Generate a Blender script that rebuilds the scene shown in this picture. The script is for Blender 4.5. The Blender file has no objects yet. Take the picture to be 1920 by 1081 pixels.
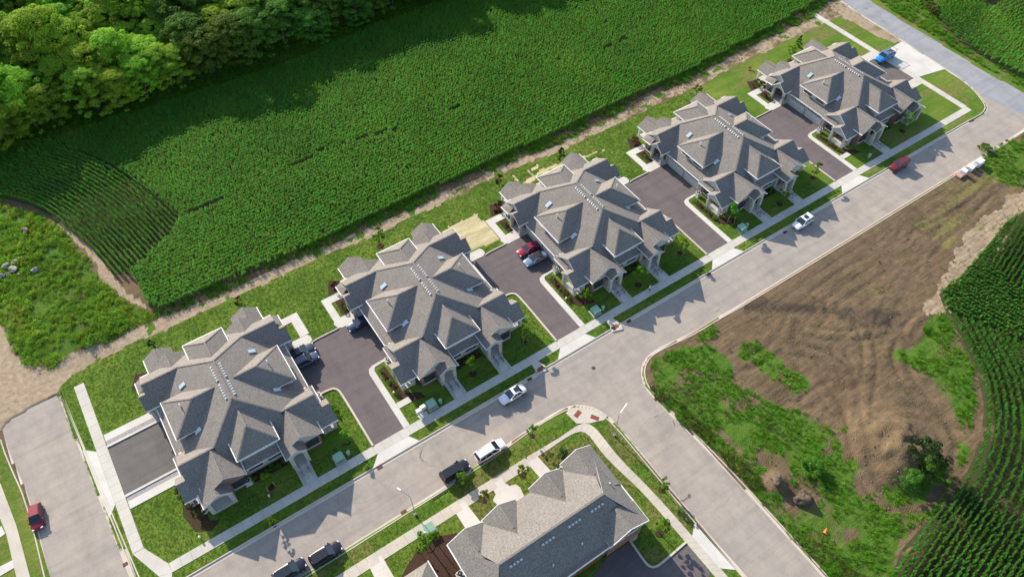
import bpy, math, random
import numpy as np
from mathutils import Vector, Matrix

random.seed(7); rng = np.random.default_rng(7)
S = bpy.context.scene
COL = S.collection
# ------------------------------------------------------------------ camera
H = 106.0
FPX = 1396.53
AR = Vector((0.83145371, -0.55559383, -0.00047471))
AU = Vector((0.4402376, 0.65829983, 0.61059985))
AF = Vector((0.33893301, 0.5078945, -0.79193914))
cam_d = bpy.data.cameras.new('camera'); cam = bpy.data.objects.new('camera', cam_d); COL.objects.link(cam)
m = Matrix((AR, AU, -AF)).transposed().to_4x4(); m.translation = Vector((0, 0, H)); cam.matrix_world = m
cam_d.sensor_width = 36; cam_d.lens = 36 * FPX / 1920; cam_d.clip_end = 6000; cam_d.clip_start = 1
S.camera = cam
# ------------------------------------------------------------------ light
SUN_EL = math.radians(26.0)
sdir = Vector((-0.094, 1.0, 0)).normalized() * math.cos(SUN_EL) + Vector((0, 0, math.sin(SUN_EL)))  # towards the sun
W = bpy.data.worlds.new('World'); S.world = W; W.use_nodes = True
nt = W.node_tree; nt.nodes.clear()
sky = nt.nodes.new('ShaderNodeTexSky'); sky.sky_type = 'NISHITA'; sky.sun_disc = False
sky.sun_elevation = SUN_EL; sky.sun_rotation = math.atan2(sdir.x, sdir.y)
bg = nt.nodes.new('ShaderNodeBackground'); bg.inputs['Strength'].default_value = 0.15
wo = nt.nodes.new('ShaderNodeOutputWorld')
nt.links.new(sky.outputs[0], bg.inputs[0]); nt.links.new(bg.outputs[0], wo.inputs[0])
sl = bpy.data.lights.new('sun', 'SUN'); sl.energy = 5.0; sl.angle = math.radians(0.5); sl.color = (1.0, 0.90, 0.76)
so = bpy.data.objects.new('sun', sl); COL.objects.link(so)
so.rotation_euler = sdir.to_track_quat('Z', 'Y').to_euler(); so.location = (0, 0, 200)
S.view_settings.view_transform = 'Standard'; S.view_settings.look = 'None'
S.view_settings.gamma = 1; S.view_settings.use_curve_mapping = False
S.view_settings.exposure = 0.8

# ------------------------------------------------------------------ helpers
def G(px, py, z=0.1):
    d = AR * (px - 960) - AU * (py - 540.5) + AF * FPX
    t = (z - H) / d.z
    return (d.x * t, d.y * t)
def GP(pts, z=0.1): return [G(x, y, z) for x, y in pts]

def tag(o, label=None, cat=None, group=None, kind=None):
    if label: o['label'] = label
    if cat: o['category'] = cat
    if group: o['group'] = group
    if kind: o['kind'] = kind
    return o
def empty(name, loc=(0, 0, 0), rz=0.0, label=None, cat=None, group=None):
    o = bpy.data.objects.new(name, None); COL.objects.link(o); o.location = loc; o.rotation_euler = (0, 0, rz)
    o.empty_display_size = 0.3
    return tag(o, label, cat, group)
def link(name, me, parent=None):
    o = bpy.data.objects.new(name, me); COL.objects.link(o); o.parent = parent; return o
def kids(o): return [c for c in ALLCH.get(o.name, [])]
def copy_tree(o, loc, rz=None, label=None, group=None):
    def rec(a, parent):
        c = a.copy(); COL.objects.link(c)
        if parent is not None: c.parent = parent
        for k in a.children: rec(k, c)
        return c
    r = rec(o, None); r.location = loc
    if rz is not None: r.rotation_euler = (0, 0, rz)
    if label: r['label'] = label
    if group: r['group'] = group
    return r

class MB:
    def __init__(s): s.v = []; s.f = []; s.m = []
    def add(s, vs, fs, mi=0):
        b = len(s.v); s.v += [tuple(p) for p in vs]
        for k, f in enumerate(fs):
            s.f.append([b + i for i in f]); s.m.append(mi if isinstance(mi, int) else mi[k])
        return s
    def box(s, x0, x1, y0, y1, z0, z1, mi=0, M=None):
        vs = [(x0, y0, z0), (x1, y0, z0), (x1, y1, z0), (x0, y1, z0), (x0, y0, z1), (x1, y0, z1), (x1, y1, z1), (x0, y1, z1)]
        if M is not None: vs = [M @ Vector(p) for p in vs]
        return s.add(vs, [(0, 3, 2, 1), (4, 5, 6, 7), (0, 1, 5, 4), (1, 2, 6, 5), (2, 3, 7, 6), (3, 0, 4, 7)], mi)
    def prism(s, poly, z0, z1, mi=0):
        n = len(poly)
        a = sum(poly[i][0] * poly[(i + 1) % n][1] - poly[(i + 1) % n][0] * poly[i][1] for i in range(n))
        if a < 0: poly = poly[::-1]
        vs = [(p[0], p[1], z0) for p in poly] + [(p[0], p[1], z1) for p in poly]
        fs = [list(range(n - 1, -1, -1)), list(range(n, 2 * n))] + [(i, (i + 1) % n, n + (i + 1) % n, n + i) for i in range(n)]
        return s.add(vs, fs, mi)
    def slab(s, poly3, th=0.17, mt=0, ms=1):
        n = len(poly3)
        a = sum(poly3[i][0] * poly3[(i + 1) % n][1] - poly3[(i + 1) % n][0] * poly3[i][1] for i in range(n))
        if a < 0: poly3 = poly3[::-1]
        vs = list(poly3) + [(p[0], p[1], p[2] - th) for p in poly3]
        fs = [list(range(n)), list(range(2 * n - 1, n - 1, -1))] + [(i, n + i, n + (i + 1) % n, (i + 1) % n) for i in range(n)]
        return s.add(vs, fs, [mt, ms] + [ms] * n)
    def beam(s, a, b, w, h, mi=0):
        a = Vector(a); b = Vector(b); d = (b - a); L = d.length
        if L < 1e-6: return s
        d.normalize(); side = d.cross(Vector((0, 0, 1)))
        if side.length < 1e-3: side = Vector((1, 0, 0))
        side.normalize(); up = side.cross(d)
        vs = []
        for p in (a, b):
            for sx, sz in ((-1, -1), (1, -1), (1, 1), (-1, 1)): vs.append(p + side * (w / 2 * sx) + up * (h / 2 * sz))
        return s.add(vs, [(3, 2, 1, 0), (4, 5, 6, 7), (0, 1, 5, 4), (1, 2, 6, 5), (2, 3, 7, 6), (3, 0, 4, 7)], mi)
    def tube(s, pts, rad, n=6, mi=0, cap=True):
        rings = []
        for i, p in enumerate(pts):
            p = Vector(p); q = Vector(pts[min(i + 1, len(pts) - 1)]); r = Vector(pts[max(i - 1, 0)])
            d = (q - r).normalized(); a = d.orthogonal().normalized(); b = d.cross(a)
            rr = rad[i] if hasattr(rad, '__len__') else rad
            rings.append([p + (a * math.cos(t) + b * math.sin(t)) * rr for t in [2 * math.pi * k / n for k in range(n)]])
        base = []
        for r in rings: base += r
        fs = []
        for i in range(len(rings) - 1):
            for k in range(n):
                fs.append((i * n + k, i * n + (k + 1) % n, (i + 1) * n + (k + 1) % n, (i + 1) * n + k))
        if cap: fs += [list(range(n - 1, -1, -1)), [(len(rings) - 1) * n + k for k in range(n)]]
        return s.add(base, fs, mi)
    def wall(s, prof, axis, a, b, mi=0):
        """prof: list of (t,z) polygon extruded along axis ('u' or 'v') from a to b"""
        n = len(prof)
        if axis == 'u': vs = [(a, t, z) for t, z in prof] + [(b, t, z) for t, z in prof]
        else: vs = [(t, a, z) for t, z in prof] + [(t, b, z) for t, z in prof]
        fs = [list(range(n)), list(range(2 * n - 1, n - 1, -1))] + [(i, n + i, n + (i + 1) % n, (i + 1) % n) for i in range(n)]
        return s.add(vs, fs, mi)
    def mesh(s, name, mats, smooth=False):
        me = bpy.data.meshes.new(name); me.from_pydata([tuple(map(float, p)) for p in s.v], [], s.f)
        for mt in (mats if isinstance(mats, (list, tuple)) else [mats]): me.materials.append(mt)
        me.polygons.foreach_set('material_index', s.m)
        if smooth: me.polygons.foreach_set('use_smooth', [True] * len(s.f))
        me.update(); return me
    def build(s, name, mats, parent=None, smooth=False): return link(name, s.mesh(name, mats, smooth), parent)

def _pieces(s, name, mat, parent):
    for i in range(0, len(s.v), 8):
        q = MB(); q.add(s.v[i:i + 8], [(3, 2, 1, 0), (4, 5, 6, 7), (0, 1, 5, 4), (1, 2, 6, 5), (2, 3, 7, 6), (3, 0, 4, 7)]); q.build(name, mat, parent)
MB.pieces = _pieces
def np_mesh(name, V, F, mats, mi=None, smooth=False):
    V = np.asarray(V, np.float32); F = np.asarray(F, np.int32)
    me = bpy.data.meshes.new(name); nf, k = F.shape
    me.vertices.add(len(V)); me.vertices.foreach_set('co', V.ravel())
    me.loops.add(nf * k); me.loops.foreach_set('vertex_index', F.ravel())
    me.polygons.add(nf); me.polygons.foreach_set('loop_start', np.arange(0, nf * k, k, dtype=np.int32))
    me.polygons.foreach_set('loop_total', np.full(nf, k, np.int32))
    for mt in mats: me.materials.append(mt)
    if mi is not None: me.polygons.foreach_set('material_index', np.asarray(mi, np.int32))
    me.polygons.foreach_set('use_smooth', np.full(nf, smooth))
    me.update(calc_edges=True); me.validate(); return me

# ---- numpy noise
_perm = np.random.default_rng(3).random((256, 256))
def vnoise(x, y):
    xi = np.floor(x).astype(int); yi = np.floor(y).astype(int); fx = x - xi; fy = y - yi
    fx = fx * fx * (3 - 2 * fx); fy = fy * fy * (3 - 2 * fy)
    g = lambda a, b: _perm[a % 256, b % 256]
    return (g(xi, yi) * (1 - fx) + g(xi + 1, yi) * fx) * (1 - fy) + (g(xi, yi + 1) * (1 - fx) + g(xi + 1, yi + 1) * fx) * fy
def fbm(x, y, sc, o=4, off=0.0):
    r = 0; a = 0.5; t = 0
    for i in range(o):
        r = r + a * vnoise(x / sc + off + i * 17.3, y / sc - off + i * 9.1); t += a; a *= 0.5; sc *= 0.5
    return r / t
def inpoly(P, x, y):
    P = list(P); c = np.zeros(x.shape, bool); n = len(P); j = n - 1
    for i in range(n):
        xi, yi = P[i]; xj, yj = P[j]
        if yi != yj:
            c ^= ((yi > y) != (yj > y)) & (x < (xj - xi) * (y - yi) / (yj - yi) + xi)
        j = i
    return c
def dist_poly(P, x, y, closed=True):
    d = np.full(x.shape, 1e9); n = len(P)
    for i in range(n if closed else n - 1):
        ax, ay = P[i]; bx, by = P[(i + 1) % n]; dx, dy = bx - ax, by - ay; L = dx * dx + dy * dy + 1e-9
        t = np.clip(((x - ax) * dx + (y - ay) * dy) / L, 0, 1)
        d = np.minimum(d, np.hypot(x - ax - t * dx, y - ay - t * dy))
    return d
def chaikin(P, n=2, closed=False):
    for _ in range(n):
        Q = []
        if not closed: Q.append(P[0])
        for i in range(len(P) if closed else len(P) - 1):
            a = P[i]; b = P[(i + 1) % len(P)]
            Q += [(a[0] * .75 + b[0] * .25, a[1] * .75 + b[1] * .25), (a[0] * .25 + b[0] * .75, a[1] * .25 + b[1] * .75)]
        if not closed: Q.append(P[-1])
        P = Q
    return P
def resample(P, step):
    P = np.array(P, float); d = np.r_[0, np.cumsum(np.hypot(*np.diff(P, axis=0).T))]
    n = max(2, int(d[-1] / step)); t = np.linspace(0, d[-1], n)
    return np.c_[np.interp(t, d, P[:, 0]), np.interp(t, d, P[:, 1])]
def offset(P, o):
    """offset a polyline to its left by o"""
    P = np.array(P, float); d = np.diff(P, axis=0); L = np.hypot(d[:, 0], d[:, 1]); d = d / L[:, None]
    nrm = np.c_[-d[:, 1], d[:, 0]]; N = np.vstack([nrm[:1], (nrm[:-1] + nrm[1:]) / 2, nrm[-1:]])
    N /= np.maximum(0.35, (N ** 2).sum(1))[:, None]
    return P + N * o
def sweep(mb, P, prof, mi=0):
    """prof = [(offset, z)...] along polyline P"""
    P = np.array(P, float); lines = [offset(P, o) for o, z in prof]; n = len(P); k = len(prof)
    vs = []
    for i in range(n):
        for j in range(k): vs.append((lines[j][i][0], lines[j][i][1], prof[j][1]))
    fs = []
    for i in range(n - 1):
        for j in range(k - 1): fs.append((i * k + j, (i + 1) * k + j, (i + 1) * k + j + 1, i * k + j + 1))
    mb.add(vs, fs, mi)

# ------------------------------------------------------------------ materials
class NT:
    def __init__(s, name, rough=0.85, spec=0.3):
        s.m = bpy.data.materials.new(name); s.m.use_nodes = True; s.t = s.m.node_tree; s.b = s.t.nodes['Principled BSDF']
        s.b.inputs['Roughness'].default_value = rough; s.b.inputs['Specular IOR Level'].default_value = spec
    def n(s, t): return s.t.nodes.new(t)
    def l(s, a, b): s.t.links.new(a, b)
    def coord(s, obj=False, scale=None, rot=None):
        if obj: c = s.n('ShaderNodeTexCoord').outputs['Object']
        else: c = s.n('ShaderNodeNewGeometry').outputs['Position']
        if scale is not None or rot is not None:
            mp = s.n('ShaderNodeMapping')
            if scale: mp.inputs['Scale'].default_value = scale
            if rot: mp.inputs['Rotation'].default_value = rot
            s.l(c, mp.inputs['Vector']); return mp.outputs[0]
        return c
    def noise(s, co, sc, det=4, rough=0.6, dist=0.0):
        x = s.n('ShaderNodeTexNoise'); x.inputs['Scale'].default_value = sc; x.inputs['Detail'].default_value = det
        x.inputs['Roughness'].default_value = rough; x.inputs['Distortion'].default_value = dist
        s.l(co, x.inputs['Vector']); return x.outputs['Fac']
    def ramp(s, f, stops):
        x = s.n('ShaderNodeValToRGB'); e = x.color_ramp.elements
        while len(e) < len(stops): e.new(0.5)
        for i, (p, c) in enumerate(stops): e[i].position = p; e[i].color = (*c, 1) if len(c) == 3 else c
        s.l(f, x.inputs[0]); return x.outputs[0]
    def mix(s, f, a, b, mode='MIX'):
        x = s.n('ShaderNodeMix'); x.data_type = 'RGBA'; x.blend_type = mode
        for i, v in ((0, f), (6, a), (7, b)):
            if isinstance(v, (int, float)): x.inputs[i].default_value = v
            elif isinstance(v, tuple): x.inputs[i].default_value = (*v, 1)
            else: s.l(v, x.inputs[i])
        return x.outputs[2]
    def math(s, op, a, b=None):
        x = s.n('ShaderNodeMath'); x.operation = op
        for i, v in ((0, a), (1, b)):
            if v is None: continue
            if isinstance(v, (int, float)): x.inputs[i].default_value = v
            else: s.l(v, x.inputs[i])
        return x.outputs[0]
    def attr(s, name):
        x = s.n('ShaderNodeAttribute'); x.attribute_name = name; return x.outputs['Fac']
    def color(s, c):
        if isinstance(c, tuple): s.b.inputs['Base Color'].default_value = (*c, 1)
        else: s.l(c, s.b.inputs['Base Color'])
    def bump(s, h, strength=0.4, dist=0.05):
        x = s.n('ShaderNodeBump'); x.inputs['Strength'].default_value = strength; x.inputs['Distance'].default_value = dist
        s.l(h, x.inputs['Height']); s.l(x.outputs[0], s.b.inputs['Normal'])

def plain(name, c, rough=0.6, spec=0.4, var=0.12, sc=2.0, metal=0.0, obj=True):
    k = NT(name, rough, spec); f = k.noise(k.coord(obj), sc, 5)
    k.color(k.ramp(f, [(0.3, tuple(v * (1 - var) for v in c)), (0.7, tuple(min(1, v * (1 + var)) for v in c))]))
    k.b.inputs['Metallic'].default_value = metal; return k.m

def concrete(name, c, joints=None, stain=0.15):
    k = NT(name, 0.9, 0.2); co = k.coord()
    a = k.noise(co, 0.35, 5); b = k.noise(co, 6, 4); d = k.noise(co, 0.09, 3)
    base = k.ramp(a, [(0.25, tuple(v * (1 - stain) for v in c)), (0.55, c), (0.8, tuple(v * 1.08 for v in c))])
    base = k.mix(0.5, base, k.ramp(b, [(0.3, (0.42, 0.42, 0.42)), (0.7, (0.58, 0.58, 0.58))]), 'OVERLAY')
    base = k.mix(0.3, base, k.ramp(d, [(0.35, (0.4, 0.4, 0.42)), (0.65, (0.58, 0.57, 0.55))]), 'OVERLAY')
    k.color(base); k.bump(b, 0.2, 0.01); return k.m

def road_mat(name, c, warm):
    k = NT(name, 0.88, 0.25); co = k.coord()
    f1 = k.noise(co, 0.05, 3); f2 = k.noise(co, 0.5, 6, 0.7); f3 = k.noise(co, 9, 3)
    streak = k.noise(k.coord(scale=(0.05, 0.9, 1)), 1.0, 5, 0.65)
    base = k.ramp(f1, [(0.3, c), (0.7, warm)])
    base = k.mix(0.65, base, k.ramp(f2, [(0.2, (0.36, 0.36, 0.38)), (0.5, (0.5, 0.5, 0.5)), (0.75, (0.57, 0.56, 0.54))]), 'OVERLAY')
    base = k.mix(0.55, base, k.ramp(streak, [(0.3, (0.38, 0.38, 0.4)), (0.5, (0.5, 0.5, 0.5)), (0.7, (0.57, 0.56, 0.54))]), 'OVERLAY')
    base = k.mix(0.7, base, k.ramp(f3, [(0.3, (0.4, 0.4, 0.4)), (0.7, (0.6, 0.6, 0.6))]), 'OVERLAY')
    wear = k.noise(k.coord(scale=(0.35, 0.12, 1)), 1.0, 5, 0.7)
    base = k.mix(0.5, base, k.ramp(wear, [(0.32, (0.36, 0.36, 0.37)), (0.5, (0.5, 0.5, 0.5)), (0.7, (0.60, 0.59, 0.57))]), 'OVERLAY')
    # hairline cracks / tyre scuffs
    w = k.n('ShaderNodeTexVoronoi'); w.feature = 'DISTANCE_TO_EDGE'; w.inputs['Scale'].default_value = 0.11
    dn = k.n('ShaderNodeMixRGB'); dn.blend_type = 'ADD'; dn.inputs[0].default_value = 0.9
    nz = k.n('ShaderNodeTexNoise'); nz.inputs['Scale'].default_value = 0.25; nz.inputs['Detail'].default_value = 6
    k.l(co, nz.inputs['Vector']); k.l(co, dn.inputs[1]); k.l(nz.outputs['Color'], dn.inputs[2]); k.l(dn.outputs[0], w.inputs['Vector'])
    gate = k.ramp(k.noise(co, 0.07, 2), [(0.5, (0, 0, 0)), (0.6, (1, 1, 1))])
    cr = k.math('MULTIPLY', k.ramp(w.outputs['Distance'], [(0.0, (1, 1, 1)), (0.006, (0, 0, 0))]), gate)
    base = k.mix(k.math('MULTIPLY', cr, 0.15), base, (0.06, 0.06, 0.06))
    vv = k.n('ShaderNodeTexVoronoi'); vv.inputs['Scale'].default_value = 0.16; vv.inputs['Randomness'].default_value = 1
    k.l(co, vv.inputs['Vector'])
    spots = k.ramp(vv.outputs['Distance'], [(0.02, (1, 1, 1)), (0.1, (0, 0, 0))])
    base = k.mix(k.math('MULTIPLY', spots, 0.3), base, (0.05, 0.05, 0.055))
    k.color(base); k.bump(f3, 0.25, 0.01); return k.m

def shingle(name, c):
    k = NT(name, 0.92, 0.15); co = k.coord(True)
    f = k.noise(k.coord(True, scale=(1, 1, 1)), 4.5, 4, 0.8); g = k.noise(co, 0.5, 4); w = k.noise(co, 22, 2)
    base = k.ramp(f, [(0.3, tuple(v * 0.55 for v in c)), (0.5, c), (0.7, tuple(v * 1.5 for v in c))])
    base = k.mix(0.35, base, k.ramp(g, [(0.3, (0.42, 0.42, 0.42)), (0.7, (0.58, 0.57, 0.56))]), 'OVERLAY')
    # course lines every 14 cm of height
    sx = k.n('ShaderNodeSeparateXYZ'); k.l(co, sx.inputs[0])
    saw = k.math('FRACT', k.math('MULTIPLY', sx.outputs[2], 6.5))
    base = k.mix(0.3, base, k.ramp(saw, [(0.0, (0.25, 0.25, 0.25)), (0.2, (0.5, 0.5, 0.5)), (1.0, (0.56, 0.56, 0.56))]), 'OVERLAY')
    k.color(base); k.bump(w, 0.5, 0.02); return k.m

def siding(name, c):
    k = NT(name, 0.6, 0.3); co = k.coord(True); sx = k.n('ShaderNodeSeparateXYZ'); k.l(co, sx.inputs[0])
    saw = k.math('FRACT', k.math('MULTIPLY', sx.outputs[2], 6.0))
    g = k.noise(co, 1.2, 4)
    base = k.ramp(saw, [(0.0, tuple(v * 0.7 for v in c)), (0.12, c), (1.0, c)])
    base = k.mix(0.3, base, k.ramp(g, [(0.3, (0.45, 0.45, 0.45)), (0.7, (0.55, 0.55, 0.55))]), 'OVERLAY')
    k.color(base); k.bump(saw, 0.3, 0.02); return k.m

def brick(name, c1, c2, mortar, sc=1.0, bw=0.22, bh=0.075):
    k = NT(name, 0.9, 0.2); co = k.coord(True)
    sx = k.n('ShaderNodeSeparateXYZ'); k.l(co, sx.inputs[0])
    cx = k.n('ShaderNodeCombineXYZ'); k.l(k.math('ADD', sx.outputs[0], sx.outputs[1]), cx.inputs[0]); k.l(sx.outputs[2], cx.inputs[1])
    b = k.n('ShaderNodeTexBrick'); b.inputs['Scale'].default_value = 1; b.inputs['Brick Width'].default_value = bw
    b.inputs['Row Height'].default_value = bh; b.inputs['Mortar Size'].default_value = 0.008
    b.inputs['Color1'].default_value = (*c1, 1); b.inputs['Color2'].default_value = (*c2, 1); b.inputs['Mortar'].default_value = (*mortar, 1)
    k.l(cx.outputs[0], b.inputs['Vector']); g = k.noise(co, 3, 4)
    k.color(k.mix(0.4, b.outputs['Color'], k.ramp(g, [(0.3, (0.4, 0.4, 0.4)), (0.7, (0.6, 0.6, 0.6))]), 'OVERLAY'))
    k.bump(b.outputs['Fac'], -0.4, 0.01); return k.m

def leafmat(name, c1, c2, c3, trans=0.35, sc=0.15):
    k = NT(name, 0.75, 0.08); co = k.coord()
    oi = k.n('ShaderNodeObjectInfo')
    f = k.noise(co, sc, 4); f2 = k.noise(co, 1.3, 3)
    base = k.ramp(f, [(0.3, c1), (0.55, c2), (0.75, c3)])
    base = k.mix(0.6, base, k.ramp(f2, [(0.3, (0.36, 0.36, 0.36)), (0.7, (0.64, 0.64, 0.60))]), 'OVERLAY')
    hv = k.n('ShaderNodeHueSaturation'); k.l(base, hv.inputs['Color'])
    k.l(k.math('ADD', k.math('MULTIPLY', oi.outputs['Random'], 0.05), 0.475), hv.inputs['Hue'])
    k.l(k.math('ADD', k.math('MULTIPLY', oi.outputs['Random'], 0.5), 0.75), hv.inputs['Value'])
    base = hv.outputs[0]
    k.color(base)
    tr = k.n('ShaderNodeBsdfTranslucent'); k.l(k.mix(0.5, base, k.mix(1.0, base, (1.5, 1.35, 0.5), 'MULTIPLY')), tr.inputs['Color'])
    mx = k.n('ShaderNodeMixShader'); mx.inputs[0].default_value = trans
    out = [n for n in k.t.nodes if n.type == 'OUTPUT_MATERIAL'][0]
    k.l(k.b.outputs[0], mx.inputs[1]); k.l(tr.outputs[0], mx.inputs[2]); k.l(mx.outputs[0], out.inputs['Surface'])
    return k.m

M = {}
M['road'] = road_mat('street_surface', (0.295, 0.264, 0.234), (0.325, 0.284, 0.242))
M['oldroad'] = road_mat('old_asphalt', (0.25, 0.26, 0.285), (0.27, 0.275, 0.285))
M['drive'] = road_mat('dark_asphalt', (0.125, 0.105, 0.108), (0.135, 0.112, 0.110))
M['drive2'] = road_mat('brown_asphalt', (0.115, 0.105, 0.098), (0.13, 0.12, 0.11))
M['kerb'] = concrete('kerb_concrete', (0.52, 0.46, 0.385))
M['walk'] = concrete('walk_concrete', (0.50, 0.475, 0.42))
M['walk_old'] = concrete('old_walk_concrete', (0.48, 0.44, 0.37))
M['newcon'] = concrete('new_concrete', (0.55, 0.53, 0.485), stain=0.14)
M['shingle'] = shingle('roof_shingles', (0.200, 0.182, 0.165))
M['shingle2'] = shingle('brown_roof_shingles', (0.195, 0.180, 0.162))
M['trim'] = plain('white_trim', (0.74, 0.73, 0.70), 0.5)
M['siding'] = siding('pale_siding', (0.45, 0.46, 0.43))
M['stone'] = brick('pale_stone', (0.48, 0.45, 0.40), (0.38, 0.36, 0.33), (0.5, 0.48, 0.45), bw=0.4, bh=0.16)
M['brick'] = brick('red_brown_brick', (0.22, 0.10, 0.07), (0.16, 0.08, 0.06), (0.35, 0.31, 0.28))
M['brick_red'] = brick('red_brick', (0.30, 0.09, 0.05), (0.22, 0.07, 0.045), (0.35, 0.3, 0.27))
M['frame'] = plain('dark_window_frame', (0.03, 0.032, 0.035), 0.4)
M['garage'] = siding('garage_door_paint', (0.52, 0.52, 0.50))
M['wood'] = plain('brown_door_wood', (0.20, 0.08, 0.04), 0.5)
M['metal'] = plain('galvanised_metal', (0.45, 0.46, 0.46), 0.4, metal=0.6)
M['black'] = plain('black_iron', (0.02, 0.02, 0.022), 0.5)
M['vent'] = plain('vent_metal', (0.55, 0.56, 0.56), 0.45, metal=0.2)
M['darkmetal'] = plain('dark_metal', (0.05, 0.05, 0.055), 0.5)
M['boxgreen'] = plain('utility_green', (0.13, 0.23, 0.17), 0.5)
M['boxpale'] = plain('utility_pale_green', (0.25, 0.42, 0.31), 0.5)
M['mulch'] = plain('dark_mulch', (0.055, 0.033, 0.022), 0.95, 0.1, 0.5, 6, obj=False)
M['gravel'] = plain('grey_gravel', (0.30, 0.28, 0.27), 0.9, 0.2, 0.45, 9, obj=False)
M['straw'] = None
M['bark'] = plain('tree_bark', (0.10, 0.075, 0.055), 0.95, 0.1, 0.3, 3)
M['rock'] = plain('boulder_stone', (0.30, 0.28, 0.24), 0.9, 0.2, 0.3, 1.5)
M['rockred'] = plain('brown_boulder_stone', (0.24, 0.16, 0.11), 0.9, 0.2, 0.3, 1.5)
M['heap'] = plain('soil_heap', (0.14, 0.105, 0.075), 0.95, 0.1, 0.3, 3)
M['clod'] = plain('soil_clod', (0.19, 0.145, 0.095), 0.95, 0.1, 0.35, 1, obj=False)
M['rustplate'] = plain('rust_red_plate', (0.22, 0.07, 0.045), 0.8, 0.2, 0.25, 5)
M['skin'] = plain('skin', (0.45, 0.28, 0.2), 0.6)
M['white'] = plain('white_cloth', (0.75, 0.75, 0.75), 0.8)
M['navy'] = plain('navy_cloth', (0.02, 0.025, 0.05), 0.8)
M['orange'] = plain('orange_plastic', (0.75, 0.20, 0.03), 0.6)
M['lumber'] = plain('cut_lumber', (0.45, 0.30, 0.18), 0.8)
M['wrap'] = plain('white_wrapping', (0.74, 0.75, 0.76), 0.35)
M['pallet'] = plain('pallet_bricks', (0.45, 0.26, 0.2), 0.85)
k = NT('window_glass', 0.06, 0.9); k.color((0.035, 0.055, 0.06)); M['glass'] = k.m
k = NT('skylight_glass', 0.08, 1.0); k.color((0.35, 0.5, 0.55)); M['skyglass'] = k.m
M['corn'] = leafmat('corn_leaf', (0.088, 0.235, 0.030), (0.115, 0.28, 0.034), (0.15, 0.32, 0.040), 0.40, 0.06)
M['leafA'] = leafmat('woodland_leaf', (0.17, 0.34, 0.03), (0.27, 0.44, 0.035), (0.40, 0.54, 0.045), 0.36, 0.05)
M['corn2'] = leafmat('shaded_corn_leaf', (0.060, 0.160, 0.024), (0.078, 0.195, 0.028), (0.105, 0.23, 0.032), 0.38, 0.06)  # corn leaf for the right field, shade between the leaves put into the colour
M['leafB'] = leafmat('green_woodland_leaf', (0.07, 0.15, 0.022), (0.10, 0.20, 0.026), (0.15, 0.26, 0.032), 0.3, 0.08)
M['leafY'] = leafmat('young_tree_leaf', (0.09, 0.17, 0.015), (0.13, 0.21, 0.018), (0.17, 0.24, 0.02), 0.4, 0.4)
M['leafD'] = leafmat('dark_evergreen_leaf', (0.02, 0.05, 0.015), (0.03, 0.07, 0.02), (0.04, 0.09, 0.025), 0.15, 0.4)
M['leafR'] = leafmat('dark_red_leaf', (0.06, 0.02, 0.02), (0.09, 0.03, 0.025), (0.12, 0.05, 0.03), 0.2, 0.4)
M['weed'] = leafmat('weed_leaf', (0.09, 0.22, 0.018), (0.12, 0.27, 0.022), (0.20, 0.32, 0.03), 0.4, 0.12)
M['weedY'] = leafmat('bright_weed_leaf', (0.13, 0.26, 0.028), (0.20, 0.34, 0.035), (0.30, 0.38, 0.06), 0.4, 0.12)
M['weedD'] = leafmat('olive_weed_leaf', (0.06, 0.09, 0.02), (0.10, 0.12, 0.03), (0.17, 0.16, 0.06), 0.3, 0.3)
M['grass'] = leafmat('grass_blade', (0.075, 0.155, 0.018), (0.11, 0.19, 0.024), (0.165, 0.215, 0.038), 0.3, 0.12)

# terrain material driven by painted-in ground types (what grows or lies there)
k = NT('ground_cover', 0.95, 0.1); co = k.coord()
n1 = k.noise(co, 0.12, 4); n2 = k.noise(co, 1.1, 5, 0.65); n3 = k.noise(co, 7, 4, 0.7); nl = k.noise(k.coord(scale=(0.15, 0.9, 1)), 1.0, 5)
dirt = k.ramp(n1, [(0.3, (0.125, 0.087, 0.051)), (0.5, (0.166, 0.118, 0.071)), (0.7, (0.114, 0.085, 0.049))])
ntr = k.noise(k.coord(scale=(0.10, 1.1, 1), rot=(0, 0, math.radians(-42))), 1.0, 6, 0.7)
dirt = k.mix(0.7, dirt, k.ramp(ntr, [(0.3, (0.32, 0.32, 0.32)), (0.5, (0.5, 0.5, 0.5)), (0.7, (0.62, 0.6, 0.56))]), 'OVERLAY')
tw = k.n('ShaderNodeTexWave'); tw.inputs['Scale'].default_value = 1.3; tw.inputs['Distortion'].default_value = 6; tw.inputs['Detail'].default_value = 3; tw.inputs['Detail Scale'].default_value = 0.4
k.l(k.coord(rot=(0, 0, math.radians(35))), tw.inputs['Vector'])
dirt = k.mix(0.7, dirt, k.ramp(n2, [(0.25, (0.34, 0.34, 0.34)), (0.5, (0.5, 0.5, 0.5)), (0.75, (0.62, 0.61, 0.58))]), 'OVERLAY')
sand = k.ramp(n2, [(0.25, (0.22, 0.165, 0.11)), (0.5, (0.34, 0.262, 0.18)), (0.8, (0.45, 0.365, 0.265))])
straw = k.ramp(nl, [(0.3, (0.34, 0.30, 0.14)), (0.5, (0.50, 0.43, 0.25)), (0.75, (0.62, 0.55, 0.36))])
lawn = k.ramp(n1, [(0.3, (0.070, 0.142, 0.017)), (0.5, (0.105, 0.175, 0.023)), (0.7, (0.165, 0.210, 0.036))])
mow = k.noise(k.coord(scale=(0.06, 1.4, 1)), 1.0, 3)
lawn = k.mix(0.45, lawn, k.ramp(mow, [(0.35, (0.38, 0.4, 0.38)), (0.65, (0.62, 0.61, 0.54))]), 'OVERLAY')
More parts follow.
